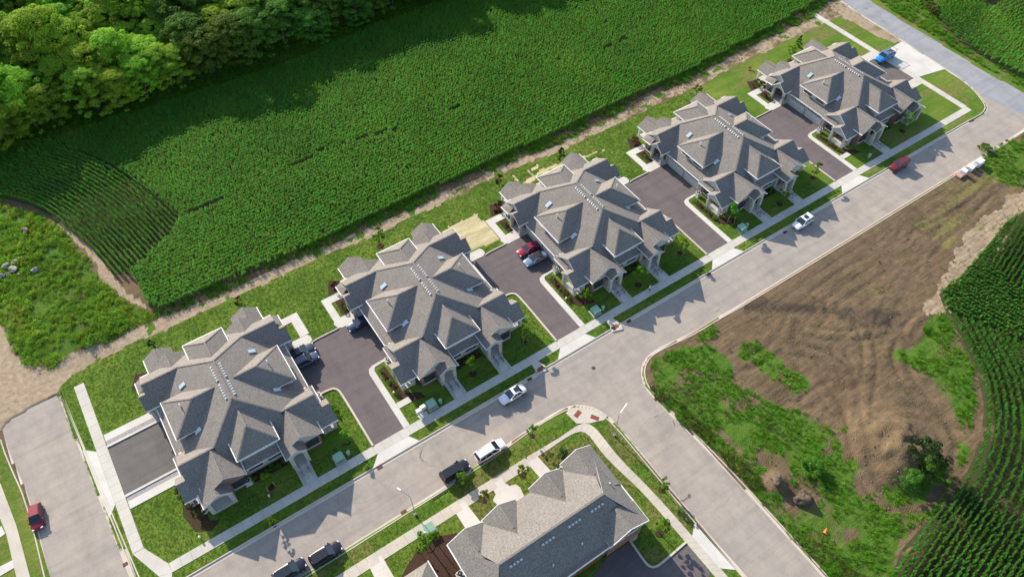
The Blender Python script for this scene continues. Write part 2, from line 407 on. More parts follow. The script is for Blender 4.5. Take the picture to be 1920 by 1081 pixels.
lawn = k.mix(0.5, lawn, k.ramp(n3, [(0.25, (0.28, 0.28, 0.28)), (0.5, (0.5, 0.5, 0.5)), (0.75, (0.68, 0.68, 0.62))]), 'OVERLAY')
lawn = k.mix(0.28, lawn, k.ramp(n2, [(0.25, (0.34, 0.36, 0.34)), (0.5, (0.5, 0.5, 0.5)), (0.8, (0.62, 0.6, 0.5))]), 'OVERLAY')
dry = k.ramp(n2, [(0.3, (0.115, 0.125, 0.035)), (0.5, (0.17, 0.155, 0.055)), (0.75, (0.26, 0.21, 0.09))])
dry = k.mix(0.8, dry, k.ramp(n3, [(0.25, (0.3, 0.3, 0.3)), (0.75, (0.66, 0.66, 0.62))]), 'OVERLAY')
weedc = k.ramp(n2, [(0.25, (0.045, 0.10, 0.014)), (0.5, (0.075, 0.15, 0.02)), (0.8, (0.12, 0.17, 0.035))])
weedc = k.mix(0.8, weedc, k.ramp(n3, [(0.25, (0.3, 0.3, 0.3)), (0.75, (0.68, 0.68, 0.6))]), 'OVERLAY')
darkc = (0.05, 0.042, 0.034)
jit = k.math('MULTIPLY', k.math('SUBTRACT', n2, 0.5), 0.9)
def thr(a):
    v = k.math('ADD', k.attr(a), jit)
    return k.ramp(v, [(0.38, (0, 0, 0)), (0.62, (1, 1, 1))])
dirt = k.mix(k.math('MULTIPLY', k.attr('rut'), 0.55), dirt, (0.075, 0.055, 0.036))
c = k.mix(thr('sand'), dirt, sand); c = k.mix(thr('straw'), c, straw)
c = k.mix(thr('weed'), c, weedc); c = k.mix(thr('lawn'), c, lawn)
c = k.mix(k.math('MULTIPLY', thr('dry'), 0.75), c, dry); c = k.mix(k.math('MULTIPLY', thr('dark'), 0.8), c, darkc)
lot_a = k.math('MULTIPLY', k.attr('lot'), k.math('ADD', k.math('MULTIPLY', ntr, 1.6), k.math('MULTIPLY', k.math('MULTIPLY', tw.outputs['Fac'], 0.35), k.ramp(n1, [(0.45, (0, 0, 0)), (0.6, (1, 1, 1))]))))
k.color(c); k.bump(k.math('ADD', k.math('ADD', n3, k.math('MULTIPLY', n2, 0.9)), lot_a), 1.0, 0.13); M['ground'] = k.m
k = NT('far_ground', 0.95, 0.1); co = k.coord()
k.color(k.ramp(k.noise(co, 0.02, 4), [(0.3, (0.05, 0.10, 0.02)), (0.7, (0.08, 0.12, 0.03))])); M['far'] = k.m
k = NT('corn_soil', 0.95, 0.1); co = k.coord()
k.color(k.ramp(k.noise(co, 1.5, 4), [(0.3, (0.045, 0.055, 0.022)), (0.7, (0.075, 0.08, 0.035))])); M['soil'] = k.m

# ------------------------------------------------------------------ layout constants
VC = 72.2
TB = [-34.9, 0.0, 34.5, 69.3, 104.3]
UC = [30.6 + t for t in TB]
ORD = ['leftmost', 'second', 'middle', 'fourth', 'rightmost']
def LW(t, pts): return [(30.6 + t + u, VC + v) for u, v in pts]

# roads (back-of-kerb outlines)
NY = 51.0; SY = 42.0
xW = -21.5
def C(ox, oy, s): return lambda x, y: (ox + x / s, oy + y / s)
t1 = C(0, 700, 4.8); t2 = C(0, 856, 4.8); c6 = C(800, 760, 3.2); c5 = C(1200, 560, 2.075); c7 = C(1380, 0, 3.5556); t6 = C(1000, 480, 4.8)
left_E = GP([t1(545, 170), t1(755, 670), t2(755, 0), t2(1000, 545), t2(1205, 1080)]); 
# straight east kerb of the left road
lE0 = left_E[0]; lE1 = left_E[-1]
left_W = GP([t1(10, 590), t2(60, 0), t2(250, 420), t2(400, 1050)])
side_W = GP([(994, 806), (1040, 778), (1066, 765), (1087, 762), (1112, 767), (1134, 780), (1153, 797), (1200, 853), (1300, 975), (1394, 1081)])
side_E = GP([(1345, 599), (1302, 625.8), (1260, 645), (1235, 657), (1218, 669), (1209, 684), (1207, 700), (1212, 722), (1234, 748), (1345, 854), (1547, 1075.7)])
right_W = GP([c7(1600, 782), c7(1650, 752), c7(1668, 715), c7(1650, 680), c7(1560, 570), c7(1390, 460), c7(1110, 275), c7(780, 70), c7(690, 0)])
right_E = GP([c7(900, 0), c7(1100, 125), c7(1300, 240), c7(1450, 340), c7(1700, 490), (1920, 171.6)])
def ext(P, d, end=True):
    P = [tuple(p) for p in P]
    a, b = (P[-2], P[-1]) if end else (P[1], P[0])
    L = math.hypot(b[0] - a[0], b[1] - a[1]); q = (b[0] + (b[0] - a[0]) / L * d, b[1] + (b[1] - a[1]) / L * d)
    return P + [q] if end else [q] + P
side_W = ext(side_W, 40); side_E = ext(side_E, 40); left_W = ext(left_W, 40); lefts = [lE0, lE1]
right_W = ext(right_W, 60); right_E = ext(ext(right_E, 60, False), 60)
# kerb polylines (direction chosen so that the road lies on the LEFT)
xsw = side_W[0][0]; xse = side_E[0][0]
xlE = lE1[0] + 0.6
K_north = [(xlE + 3.5, NY), (right_W[0][0] - 1.5, NY)]            # road is to the right of +x -> reverse
kerb_lines = {
    'north': chaikin([(lE0[0], lE0[1]), (xlE - 0.15, NY + 4), (xlE + 0.2, NY + 1.0), (xlE + 1.0, NY), (xlE + 4.0, NY)], 2) + [(x, NY) for x in np.arange(xlE + 6, right_W[0][0] - 6, 8.0)] + [tuple(p) for p in chaikin([(right_W[0][0] - 3, NY)] + right_W, 2)],
}
kn = kerb_lines['north'][::-1]
ks1 = [tuple(p) for p in chaikin([(-90, SY - 0.2), (xsw - 12, SY)] + side_W, 2)]
ks2 = [tuple(p) for p in chaikin(side_E[::-1] + [(xse + 8, SY), (G(1912, 250)[0], SY), (G(1912, 250)[0] + 6, SY + .8), (G(1912, 250)[0] + 14, SY + 5), (G(1912, 250)[0] + 60, SY + 22)], 2)]
# road surfaces
street_poly = [(lE1[0] - 12, SY - .25), (xsw - 16, SY - .2)] + [p for p in ks1 if p[0] > xsw - 14] + list(ks2) + [tuple(right_E[-1]), tuple(right_E[-2])] + [tuple(p) for p in right_W[4::-1]] + [(xlE, NY + .2), (lE1[0] - 12, NY + .2)]
left_poly = [tuple(lE0), (lE1[0] + .1, lE1[1]), (xlE + .6, NY), (xlE + .6, 10), (left_W[-1][0], 10)] + [tuple(p) for p in left_W[::-1]] + GP([t1(0, 470), t1(100, 390), t1(350, 240)])
old_poly = [tuple(p) for p in right_E] + GP([(2040, 285), (1920, 217), (1874, 195), (1850, 184)], 0) + [tuple(p) for p in right_W[4:]]
# ------------------------------------------------------------------ terrain
def wobble(P, x, y, amp=0.8, sc=3.0, off=0.0):
    return inpoly(P, x + (fbm(x, y, sc, 3, off) - .5) * 2 * amp, y + (fbm(x, y, sc, 3, off + 50) - .5) * 2 * amp)
L5 = lambda pts: GP([c5(*p) for p in pts])
TR_LO = [(114, 718), (163, 684), (182, 672), (265, 636), (400, 577), (500, 531), (620, 475), (745, 421), (850, 371), (920, 336), (1020, 296), (1100, 262), (1180, 221), (1294, 171), (1380, 124), (1520, 55), (1562, 36), (1610, 15)]
TR_UP = [(100, 692), (121, 671), (167, 654), (212, 638), (243, 621), (303, 593), (400, 556), (500, 511), (620, 457), (745, 404), (850, 353), (920, 318), (1020, 280), (1100, 243), (1180, 199), (1294, 149), (1380, 98), (1520, 36), (1549, 8), (1575, -5)]
P_lawnN = GP([(100, 752), (112, 724)] + TR_LO) + [(150, 105), (205, 90), (200, 30), (-30, 30), (-40, 60)]
P_track = GP([(-60, 590), (0, 600), (38, 680)] + TR_UP + TR_LO[::-1] + [(70, 775), (-20, 810), (-80, 800)])
P_path = GP([(105, 418), (118, 415), (180, 470), (214, 520), (245, 555), (275, 572), (270, 580), (230, 560), (205, 535), (180, 530), (185, 500), (160, 470)])
P_weedW = GP([(-80, 380), (0, 375), (105, 420), (200, 530), (275, 585), (290, 592), (243, 619), (212, 636), (160, 655), (100, 690), (45, 678), (0, 600), (-80, 560)])
P_lot = [p for p in ks2[2:]] + [(230, 0), (230, -40), (60, -40)]
GREENS = [L5([(35, 250), (130, 200), (250, 180), (300, 200), (345, 240), (370, 330), (480, 385), (560, 415), (650, 432), (690, 470), (712, 560), (705, 620), (830, 620), (850, 740), (960, 800), (1060, 815), (1150, 770), (1215, 690), (1240, 700), (1160, 830), (1000, 940), (960, 1010), (1000, 1090), (760, 1120), (680, 1020), (470, 790), (300, 600), (100, 420), (40, 340)]),
          L5([(1130, 60), (1170, 50), (1250, 160), (1300, 260), (1315, 400), (1265, 640), (1225, 650), (1240, 500), (1200, 400), (1130, 300), (1000, 240), (1010, 200), (1100, 160)]),
          L5([(400, 175), (440, 155), (560, 260), (640, 300), (665, 350), (600, 400), (540, 390), (440, 290), (380, 220)]),
          L5([(940, 740), (1040, 720), (1100, 600), (1145, 640), (1180, 690), (1100, 770), (1000, 805), (940, 780)]),
          L5([(210, 150), (280, 100), (300, 140), (240, 180)]),
          L5([(710, 480), (745, 520), (740, 560), (715, 530)]), L5([(735, 560), (775, 550), (780, 610), (740, 630)]), L5([(770, 500), (805, 495), (800, 530), (775, 525)]),
          GP([(1835, 292), (1870, 272), (1925, 235), (1990, 250), (1990, 340), (1900, 350), (1855, 335)])]
HOLES = [L5([(430, 240), (520, 320), (600, 370), (680, 330), (690, 380), (600, 415), (530, 400), (440, 330), (360, 300)]),
         L5([(545, 280), (560, 300), (550, 370), (535, 350)]),
         L5([(480, 670), (570, 680), (600, 740), (560, 760), (480, 740)]), L5([(460, 580), (570, 630), (600, 700), (540, 690), (450, 620)]),
         L5([(300, 500), (400, 590), (380, 600), (290, 520)]), L5([(610, 740), (700, 760), (690, 810), (620, 800)]),
         L5([(905, 750), (1000, 815), (1080, 815), (1180, 740), (1195, 760), (1090, 835), (990, 835), (890, 770)])]
P_sand = GP([(1990, 335), (1925, 345), (1850, 400), (1790, 470), (1755, 530), (1735, 590), (1790, 640), (1800, 600), (1775, 560), (1850, 500), (1990, 380)])
P_dark = [L5([(330, -30), (520, 10), (690, 40), (1000, 60), (980, 100), (860, 100), (720, 40), (480, 40), (340, 10)])]
P_S = [(-60, 41.6), (xsw - 10, 41.6)] + [p for p in side_W] + [(60, -40), (-60, -40)]
P_straw = [GP([C(800, 400, 4.8)(*p) for p in [(190, 125), (440, 0), (520, 80), (665, 225), (400, 345), (330, 255), (250, 190)]]),
           GP([C(920, 280, 8)(*p) for p in [(450, 520), (600, 420), (760, 300), (1080, 190), (1100, 230), (740, 390), (600, 520)]]),
           GP([C(920, 280, 8)(*p) for p in [(590, 290), (650, 255), (700, 300), (620, 330)]]), GP([C(920, 280, 8)(*p) for p in [(670, 240), (700, 225), (735, 285), (710, 295)]]),
           GP([C(920, 280, 8)(*p) for p in [(290, 410), (310, 405), (370, 480), (345, 480)]]), GP([C(920, 280, 8)(*p) for p in [(330, 385), (350, 385), (425, 470), (395, 480)]]),
           GP([C(920, 280, 8)(*p) for p in [(210, 450), (230, 445), (265, 490), (250, 495)]]), GP([C(920, 280, 8)(*p) for p in [(540, 310), (560, 300), (640, 400), (610, 395)]]),
           GP([C(920, 280, 8)(*p) for p in [(1330, 120), (1700, 0), (1720, 10), (1400, 140)]])]
P_verge = GP([(1579, 8), (1599, 19), (1692, 75), (1690, 82), (1655, 62), (1610, 32), (1570, 30), (1545, 42)])
P_vergeR = GP([c7(*p) for p in [(720, 70), (780, 70), (1110, 275), (1060, 290), (930, 240), (820, 170), (700, 120)]])
P_nefield = GP([(1650, 0), (1700, 40), (1850, 130), (1925, 172)]) + [(240, 60), (240, 130), (170, 120)]
step = 0.42
gx = np.arange(-72, 232, step); gy = np.arange(-30, 250, step); X, Y = np.meshgrid(gx, gy)
A = {n: np.zeros(X.shape) for n in ('sand', 'straw', 'lawn', 'weed', 'dry', 'dark', 'lot', 'rut')}
A['lawn'][wobble(P_lawnN, X, Y, .5)] = 1
A['lawn'][inpoly(P_S, X, Y)] = 1
m_ = inpoly(P_S, X, Y); A['dry'][m_] = np.clip(0.35 + (fbm(X, Y, 7, 3, 5)[m_] - .5) * 2.6, 0, 1)
m_ = inpoly([(-60, 40), (-60, 100), tuple(left_W[0]), *[tuple(p) for p in left_W]], X, Y); A['lawn'][m_] = 1; A['dry'][m_] = .45
m_ = wobble(P_weedW, X, Y, 1.0); A['lawn'][m_] = 0; A['weed'][m_] = np.clip(.75 + (fbm(X, Y, 5, 3, 9)[m_] - .5) * 1.5, 0, 1)
m_ = wobble(P_track, X, Y, .7, 3); A['lawn'][m_] = 0; A['weed'][m_] = 0; A['sand'][m_] = np.clip(.80 + (fbm(X, Y, 4, 3, 88)[m_] - .5) * 1.0 - np.clip((X[m_] - 30) / 130, 0, .25) + np.clip((0 - X[m_]) / 25, 0, .45), 0, 1)
m2_ = m_ & (fbm(X, Y, 2.2, 3, 90) > .66) & (X > -12); A['weed'][m2_] = .7
m_ = wobble(P_path, X, Y, .5, 2); A['weed'][m_] = 0; A['sand'][m_] = .9
lot = inpoly(P_lot, X, Y); A['lawn'][lot] = 0; A['dry'][lot] = 0
A['lot'][lot] = 1
gm = np.zeros(X.shape, bool)
for Pn in GREENS: gm |= wobble(Pn, X, Y, 1.2, 3.5)
for Pn in HOLES: gm &= ~wobble(Pn, X, Y, .7, 2)
gm &= lot; A['weed'][gm] = np.clip(.8 + (fbm(X, Y, 4, 3, 3)[gm] - .5) * 1.8, 0, 1)
m_ = wobble(P_sand, X, Y, 1.5, 4) & lot & ~gm; A['sand'][m_] = .68
for Pn in P_dark:
    m_ = lot & ~gm; d_ = dist_poly(Pn, X, Y); i_ = inpoly(Pn, X, Y); w_ = np.where(i_, 1, np.clip(1 - d_ / 3, 0, 1)); A['dark'] = np.where(m_, np.maximum(A['dark'], w_ * (.35 + .5 * fbm(X, Y, 4, 3, 31))), A['dark'])
for Pn in P_straw: m_ = wobble(Pn, X, Y, .25, 1.5); A['straw'][m_] = .95; A['lawn'][m_] = 0
m_ = wobble(P_vergeR, X, Y, .5, 2); A['lawn'][m_] = 0; A['sand'][m_] = .8
m_ = inpoly(P_lawnN, X, Y) & (X > 118); A['dry'][m_] = np.clip(.3 + (fbm(X * .3, Y, 2.5, 3, 77)[m_] - .5) * 2.4, 0, 1) * .8
m_ = inpoly(P_lawnN, X, Y) & (X < 118) & (Y > 80); A['dry'][m_] = np.clip(.12 + (fbm(X * .5, Y, 5, 3, 77)[m_] - .5) * 2.0, 0, 1) * .7
m_ = inpoly(P_nefield, X, Y); A['weed'][m_] = 1; A['lawn'][m_] = 0
m_ = (Y > 150); A['weed'][m_] = 1; A['lawn'][m_] = 0
# heights
Z = np.full(X.shape, 0.10) + (fbm(X, Y, 6, 4, 2) - .5) * .02
A['lawn'][(Y < NY - .6) & (Y > SY - 1) & (X > xsw - 5) & ~inpoly(P_S, X, Y)] = 0
m_ = inpoly([tuple(p) for p in right_E] + [(270, 60), (270, 150), (150, 150)], X, Y); A['weed'][m_] = 1; A['sand'][m_] = 0
lotn = lot & (dist_poly(ks2, X, Y, False) > 1.0)
rug = (fbm(X, Y, 3.0, 5, 12) - .5) * .34 + (fbm(X * 1.0 + Y * .6, Y - X * .6, 1.1, 3, 20) - .5) * .16
edge = np.clip((dist_poly(ks2, X, Y, False) - 0.8) / 4, 0, 1)
Z = np.where(lotn, Z + rug * edge, Z)
# tyre ruts
tracks = [[(520, 205), (600, 190), (700, 215), (780, 260), (820, 330)], [(560, 215), (640, 205), (720, 240), (770, 300)], [(600, 60), (560, 160), (470, 230), (380, 260)], [(860, 90), (900, 220), (880, 380), (840, 520), (860, 680), (950, 800)],
          [(700, 30), (760, 180), (830, 330), (820, 480), (850, 640)], [(1090, 60), (1000, 200), (1020, 300), (1120, 420), (1210, 560)], [(1120, 100), (1060, 170), (1040, 130), (1080, 80), (1120, 60)], [(440, 60), (620, 120), (800, 150), (960, 120)],
          [(960, 450), (1080, 430), (1180, 500), (1200, 620), (1130, 760)], [(650, 400), (760, 330), (900, 290), (1050, 330)], [(360, 40), (500, 130), (640, 260), (760, 430)]]
rutm = np.zeros(X.shape); rutl = np.zeros(X.shape)
for tr in tracks:
    P_ = chaikin(L5(tr), 2); d_ = dist_poly(P_, X, Y, False)
    g_ = np.clip(1 - np.abs(d_ - 1.1) / .5, 0, 1); fade = np.clip(fbm(X, Y, 5, 2, tr[0][0]) * 2.2 - .5, 0, 1); rutm = np.maximum(rutm, g_ * fade); rutl = np.maximum(rutl, np.clip(1 - d_ / .6, 0, 1) * fade)
for tr in [[(1890, 300), (1800, 380), (1700, 430), (1560, 500), (1450, 590)], [(1880, 330), (1790, 420), (1690, 520), (1640, 640)], [(1760, 350), (1640, 420), (1520, 470), (1400, 560)], [(1720, 400), (1660, 500), (1560, 560), (1500, 640)], [(1700, 380), (1740, 440), (1700, 500), (1640, 480)]]:
    P_ = chaikin(GP(tr), 2); d_ = dist_poly(P_, X, Y, False)
    g_ = np.clip(1 - np.abs(d_ - 1.1) / .5, 0, 1); fade = np.clip(fbm(X, Y, 5, 2, tr[0][0]) * 2.2 - .5, 0, 1); rutm = np.maximum(rutm, g_ * fade)
Z = np.where(lotn, Z + (rutl * .10 - rutm * .20) * edge, Z)
A['rut'] = np.where(lotn & ~gm, rutm, 0)
sv = (X * .75 + Y * .66) + 6 * np.sin(X * .05) + (fbm(X, Y, 9, 2, 4) - .5) * 9
rut = np.sin(sv * 2.4) * np.clip((fbm(X, Y, 7, 2, 66) - .42) * 5, 0, 1)
Z = np.where(lotn, Z + rut * .03 * edge, Z)
def bump_at(px, r, h, ax=1.0, rough=.3):
    cx, cy = G(*px); d = np.hypot((X - cx), (Y - cy) * ax) / r
    k_ = np.clip(1 - d, 0, 1); k_ = k_ * k_ * (3 - 2 * k_)
    return k_ * h * (1 + (fbm(X, Y, 1.6, 4, px[0]) - .5) * 2 * rough)
Z += bump_at((1672, 838), 8.5, 3.2, 1.0, .4) + bump_at((1455, 905), 2.6, 1.1) + bump_at((1690, 880), 5, 1.2)
Z += bump_at((150, 620), 9, .7, 1, .3) * (~lot)
roadm = (inpoly(street_poly, X, Y) | inpoly(left_poly, X, Y) | inpoly(old_poly, X, Y)) & (dist_poly(right_E, X, Y, False) > .5) & (dist_poly(left_poly, X, Y) > .5 * (Y > 60)) & (dist_poly(kn, X, Y, False) > .35) & (dist_poly(ks1, X, Y, False) > .35) & (dist_poly(ks2, X, Y, False) > .35)
Z[roadm] = -0.3
ny, nx = X.shape; idx = np.arange(nx * ny).reshape(ny, nx)
F_ = np.stack([idx[:-1, :-1], idx[:-1, 1:], idx[1:, 1:], idx[1:, :-1]], -1).reshape(-1, 4)
me = np_mesh('ground', np.stack([X, Y, Z], -1).reshape(-1, 3), F_, [M['ground']], smooth=True)
for n_, a_ in A.items():
    at = me.attributes.new(n_, 'FLOAT', 'POINT'); at.data.foreach_set('value', a_.ravel().astype(np.float32))
tag(link('ground', me), kind='structure')
mb = MB(); mb.add([(-2500, -2500, -.6), (2500, -2500, -.6), (2500, 2500, -.6), (-2500, 2500, -.6)], [(0, 1, 2, 3)])
tag(mb.build('terrain', M['far']), kind='structure')
def ground_z(x, y):
    i = int(round((x - gx[0]) / step)); j = int(round((y - gy[0]) / step))
    return float(Z[min(max(j, 0), ny - 1), min(max(i, 0), nx - 1)])
def ground_zv(x, y):
    i = np.clip(np.round((x - gx[0]) / step).astype(int), 0, nx - 1); j = np.clip(np.round((y - gy[0]) / step).astype(int), 0, ny - 1)
    return Z[j, i]

# ------------------------------------------------------------------ roads, kerbs
from mathutils.geometry import tessellate_polygon
def flat(name, poly, z, mat, kind='structure', parent=None):
    tri = tessellate_polygon([[Vector((p[0], p[1], 0)) for p in poly]])
    vs = [(p[0], p[1], z) for p in poly]; fs = []
    for t in tri:
        a, b, c_ = [Vector(vs[i][:2] + (0,)) for i in t]
        fs.append(t if (b - a).cross(c_ - a).z > 0 else t[::-1])
    o = MB().add(vs, fs).build(name, mat, parent)
    return tag(o, kind=kind) if kind else o
def plate(name, poly, z0, z1, mat, kind='structure', parent=None):
    tri = tessellate_polygon([[Vector((p[0], p[1], 0)) for p in poly]]); n = len(poly)
    vs = [(p[0], p[1], z1) for p in poly] + [(p[0], p[1], z0) for p in poly]; fs = []
    for t in tri:
        a, b, c_ = [Vector(vs[i][:2] + (0,)) for i in t]
        fs.append(tuple(t) if (b - a).cross(c_ - a).z > 0 else tuple(t[::-1]))
    ar = sum(poly[i][0] * poly[(i + 1) % n][1] - poly[(i + 1) % n][0] * poly[i][1] for i in range(n))
    for i in range(n):
        q = (i, n + i, n + (i + 1) % n, (i + 1) % n); fs.append(q if ar > 0 else q[::-1])
    o = MB().add(vs, fs).build(name, mat, parent)
    return tag(o, kind=kind) if kind else o
flat('street', street_poly, 0.0, M['road'])
flat('side_road', left_poly, 0.004, M['road'])
flat('old_road', old_poly, 0.010, M['oldroad'])
mb = MB()
def kerb(P, close_gaps=None):
    P = resample(P, 1.2)
    sweep(mb, P, [(-.16, .0), (-.16, .15), (0.0, .15), (.03, .03), (.50, .014), (.50, -.05)])
kerb(kn); kerb(ks1); kerb(ks2); kerb(chaikin([tuple(p) for p in left_W], 1)); kerb([(lE1[0] + .1, lE1[1] - 4), tuple(lE0)][::1])
tag(mb.build('kerb', M['kerb']), kind='structure')

# lawn strips cut nothing: the pavements lie on the ground
def slabs(name, x0, x1, y0, y1, n, z=.15, mat='walk'):
    """a straight pavement of separate concrete panels"""
    root = empty(name, ((x0 + x1) / 2, (y0 + y1) / 2, z)); root['kind'] = 'structure'
    dx, dy = x1 - x0, y1 - y0; horiz = abs(dx) > abs(dy); L = (dx if horiz else dy) / n; g = .012
    mm = MB()
    if horiz: mm.box(-L / 2 + g, L / 2 - g, -dy / 2, dy / 2, -.08, 0)
    else: mm.box(-dx / 2, dx / 2, -L / 2 + g, L / 2 - g, -.08, 0)
    me_ = mm.mesh('paving_slab', M[mat])
    for i in range(n):
        o = link('paving_slab', me_, root); t = (i + .5) * L - (dx if horiz else dy) / 2
        o.location = (t, 0, rng.uniform(-.004, .004)) if horiz else (0, t, rng.uniform(-.004, .004))
    return root
x_w0 = 30.6 + TB[0] - 17.2; x_e1 = 30.6 + TB[4] + 22.0
slabs('pavement', x_w0, x_e1, VC - 19.4, VC - 17.9, int((x_e1 - x_w0) / 1.5))
slabs('pavement', 30.6 + TB[4] + 20.7, 30.6 + TB[4] + 22.2, VC - 17.88, VC + 31, 30)
slabs('pavement', 30.6 + TB[0] - 21.0, 30.6 + TB[0] - 19.45, VC - 13.8, VC + 18.5, 22)
SYs = 39.8
xs_end = (G(*c6(600, 308))[0] + G(*c6(600, 345))[0]) / 2; SYs = G(*c6(600, 308))[1]
slabs('pavement', -36, xs_end, SYs - 1.62, SYs, int((xs_end + 36) / 1.5), mat='walk_old')
plate('footpath', LW(TB[0], [(-21, -13.85), (-19.45, -13.85), (-18.6, -15.4), (-17.25, -17.9), (-17.2, -19.4), (-18.9, -18.9)][::-1]), 0, .149, M['walk'])
plate('footpath', LW(TB[0], [(-17.25, -19.35), (-17.25, -17.95), (-24.3, -21.15), (-24, -22.4)]) and LW(TB[0], [(-17.22, -19.4), (-18.85, -18.95), (-21.9, -20.6), (-21.0, -21.1), (-17.8, -21.2)]), 0, .147, M['walk'])
# curved pavement round the corner of the brick house
zc = C(840, 820, 4.1425)
inner = GP([zc(530, 190), zc(700, 110), zc(800, 55), zc(900, 18), zc(1000, -5)]) + GP([c6(900, 130), c6(960, 140)])
wi_ = GP([c6(600, 308), c6(700, 250), c6(830, 172), c6(900, 118), c6(940, 98), c6(985, 100), c6(1060, 190), c6(1150, 310), c6(1356, 512), c6(1594, 782), c6(1810, 1030), c6(1900, 1130)])
wo_ = GP([c6(600, 345), c6(700, 285), c6(800, 215), c6(880, 165), c6(940, 146), c6(968, 162), c6(1010, 230), c6(1100, 340), c6(1291, 512), c6(1548, 812), c6(1706, 997), c6(1810, 1120)])
strip = []
a_ = chaikin(wi_, 2); b_ = chaikin(wo_, 2)
a_ = resample(a_, (1.5)); b_ = resample(b_, 1.5 * 0.97); nn = min(len(a_), len(b_))
a_ = resample(a_, 1); b_ = resample(b_, 1)
print('SYs', SYs, xs_end)
ta = np.linspace(0, 1, 46)
def at(P, t): i = t * (len(P) - 1); j = np.minimum(i.astype(int), len(P) - 2); f = (i - j)[:, None]; return P[j] * (1 - f) + P[j + 1] * f
pa, pb = at(a_, ta), at(b_, ta)
root = empty('pavement', (float(pa[0][0]), float(pa[0][1]), .15)); root['kind'] = 'structure'
for i in range(45):
    q = [tuple(pa[i] * .99 + pa[i + 1] * .01), tuple(pa[i + 1] * .99 + pa[i] * .01), tuple(pb[i + 1] * .99 + pb[i] * .01), tuple(pb[i] * .99 + pb[i + 1] * .01)]
    q = [(x - pa[0][0], y - pa[0][1]) for x, y in q]
    MB().prism(q, -.08, rng.uniform(-.004, .004)).build('paving_slab', M['walk_old'], root)
plate('footpath', GP([c6(900, 108), c6(985, 105), c6(1020, 95), c6(1062, 88), c6(1085, 60), c6(1000, 22), c6(920, 12), c6(855, 22), c6(835, 45)]), 0, .155, M['walk_old'])

# ------------------------------------------------------------------ driveways, aprons, kerb strips per lot
def arc(cx, cy, r, a0, a1, n=6): return [(cx + r * math.cos(math.radians(a0 + (a1 - a0) * i / n)), cy + r * math.sin(math.radians(a0 + (a1 - a0) * i / n))) for i in range(n + 1)]
for k_, t in enumerate(TB):
    nm = ORD[k_]
    if k_ > 0:
        w = TB[k_] - TB[k_ - 1]; eu = -w + 14.6     # east kerb of the building to the west
        asp = [(-14.75, -17.9), (-14.75, -6.0)] + [(-14.3, -5.2), (-10.2, -4.95), (-10.2, 4.95), (-w + 10.2, 4.95), (-w + 10.2, -4.95), (-w + 13.2, -4.95), (-w + 14.2, -5.3), (eu + .25, -6.6), (-19.95, -17.9)]
        flat('driveway', LW(t, asp), .122, M['drive'])
        ap = LW(t, [(-20.1, -19.42), (-21.9, -21.2), (-13.7, -21.2), (-14.8, -19.42)])
        plate('driveway_apron', ap, 0, .144, M['newcon'])
        mb = MB()
        sweep(mb, resample(LW(t, chaikin([(-w + 10.2, -5.0), (-w + 13.4, -5.0), (-w + 14.45, -5.4), (-w + 14.75, -6.6), (-w + 14.75, -17.85)], 2)), .6), [(-.16, .05), (-.16, .25), (.16, .25), (.16, .05)])
        sweep(mb, resample(LW(t, [(-w + 14.9, 4.95), (-w + 15.3, 5.1), (-w + 19.4, 5.1), (-15.0, 5.1)]), .8), [(-.1, .05), (-.1, .27), (.1, .27), (.1, .05)])
        tag(mb.build('kerb', M['kerb']), kind='structure')
        # east entry pad of the building to the west
        pad = [(-w + 9.6, 5.0), (-w + 14.6, 4.98), (-w + 15.2, 5.5), (-w + 15.2, 6.3), (-w + 14.9, 6.9), (-w + 9.6, 7.0)]
        plate('entry_path', LW(t, pad), 0, .17, M['newcon'])
        if k_ == 1:
            plate('entry_path', LW(t, [(-w + 12.0, 10.8), (-w + 12.0, 12.3), (-w + 15.3, 12.3), (-w + 15.3, 7.0), (-w + 13.7, 7.0), (-w + 13.7, 10.8)][::-1]), 0, .165, M['newcon'])
    # west side: pads, ring path, strip
    if k_ > 0:
        pad = [(-9.5, 5.0), (-14.4, 4.9), (-15.0, 5.3), (-15.3, 6.2), (-14.9, 7.0), (-9.5, 7.1)][::-1]
        plate('entry_path', LW(t, pad), 0, .17, M['newcon'])
        plate('entry_path', LW(t, [(-15.0, 7.0), (-15.0, 12.2), (-10.3, 12.2), (-10.3, 10.7), (-13.7, 10.7), (-13.7, 7.06)]), 0, .165, M['newcon'])
        st = [(-14.75, -17.88), (-14.75, -6.0), (-14.4, -5.2), (-13.6, -4.85), (-10.2, -4.75), (-10.2, -5.1), (-13.4, -5.35), (-13.75, -6.0), (-13.7, -17.88)]
        plate('footpath', LW(t, st), 0, .168, M['newcon'])
        if k_ in (1, 4): plate('footpath', LW(t, [(-13.68, -14.4), (-11.4, -14.4), (-11.4, -13.3), (-13.68, -13.3)]), 0, .164, M['newcon'])
# leftmost lot: west garage court with gravel strips and two walls of concrete
t = TB[0]
flat('driveway', LW(t, [(-19.4, -4.6), (-19.4, 4.6), (-10.2, 4.6), (-10.2, -4.6)]), .122, M['drive2'])
for a, b in ((4.6, 1), (-4.6, -1)):
    plate('kerb', LW(t, [(-19.4, a), (-10.3, a), (-10.3, a + .35 * b), (-19.4, a + .35 * b)]), 0, .26, M['newcon'])
    flat('gravel', LW(t, [(-19.35, a + .36 * b), (-10.3, a + .36 * b), (-10.3, a + 1.2 * b), (-19.35, a + 1.2 * b)]), .16, M['gravel'], kind='stuff')
    plate('footpath', LW(t, [(-19.35, a + 1.2 * b), (-10.3, a + 1.2 * b), (-10.3, a + 2.5 * b), (-19.35, a + 2.5 * b)]), 0, .17, M['newcon'])
plate('driveway_apron', LW(t, [(-21.02, 4.9), (-22.75, 6.4), (-22.3, -6.8), (-21.02, -5.2)]), 0, .144, M['newcon'])
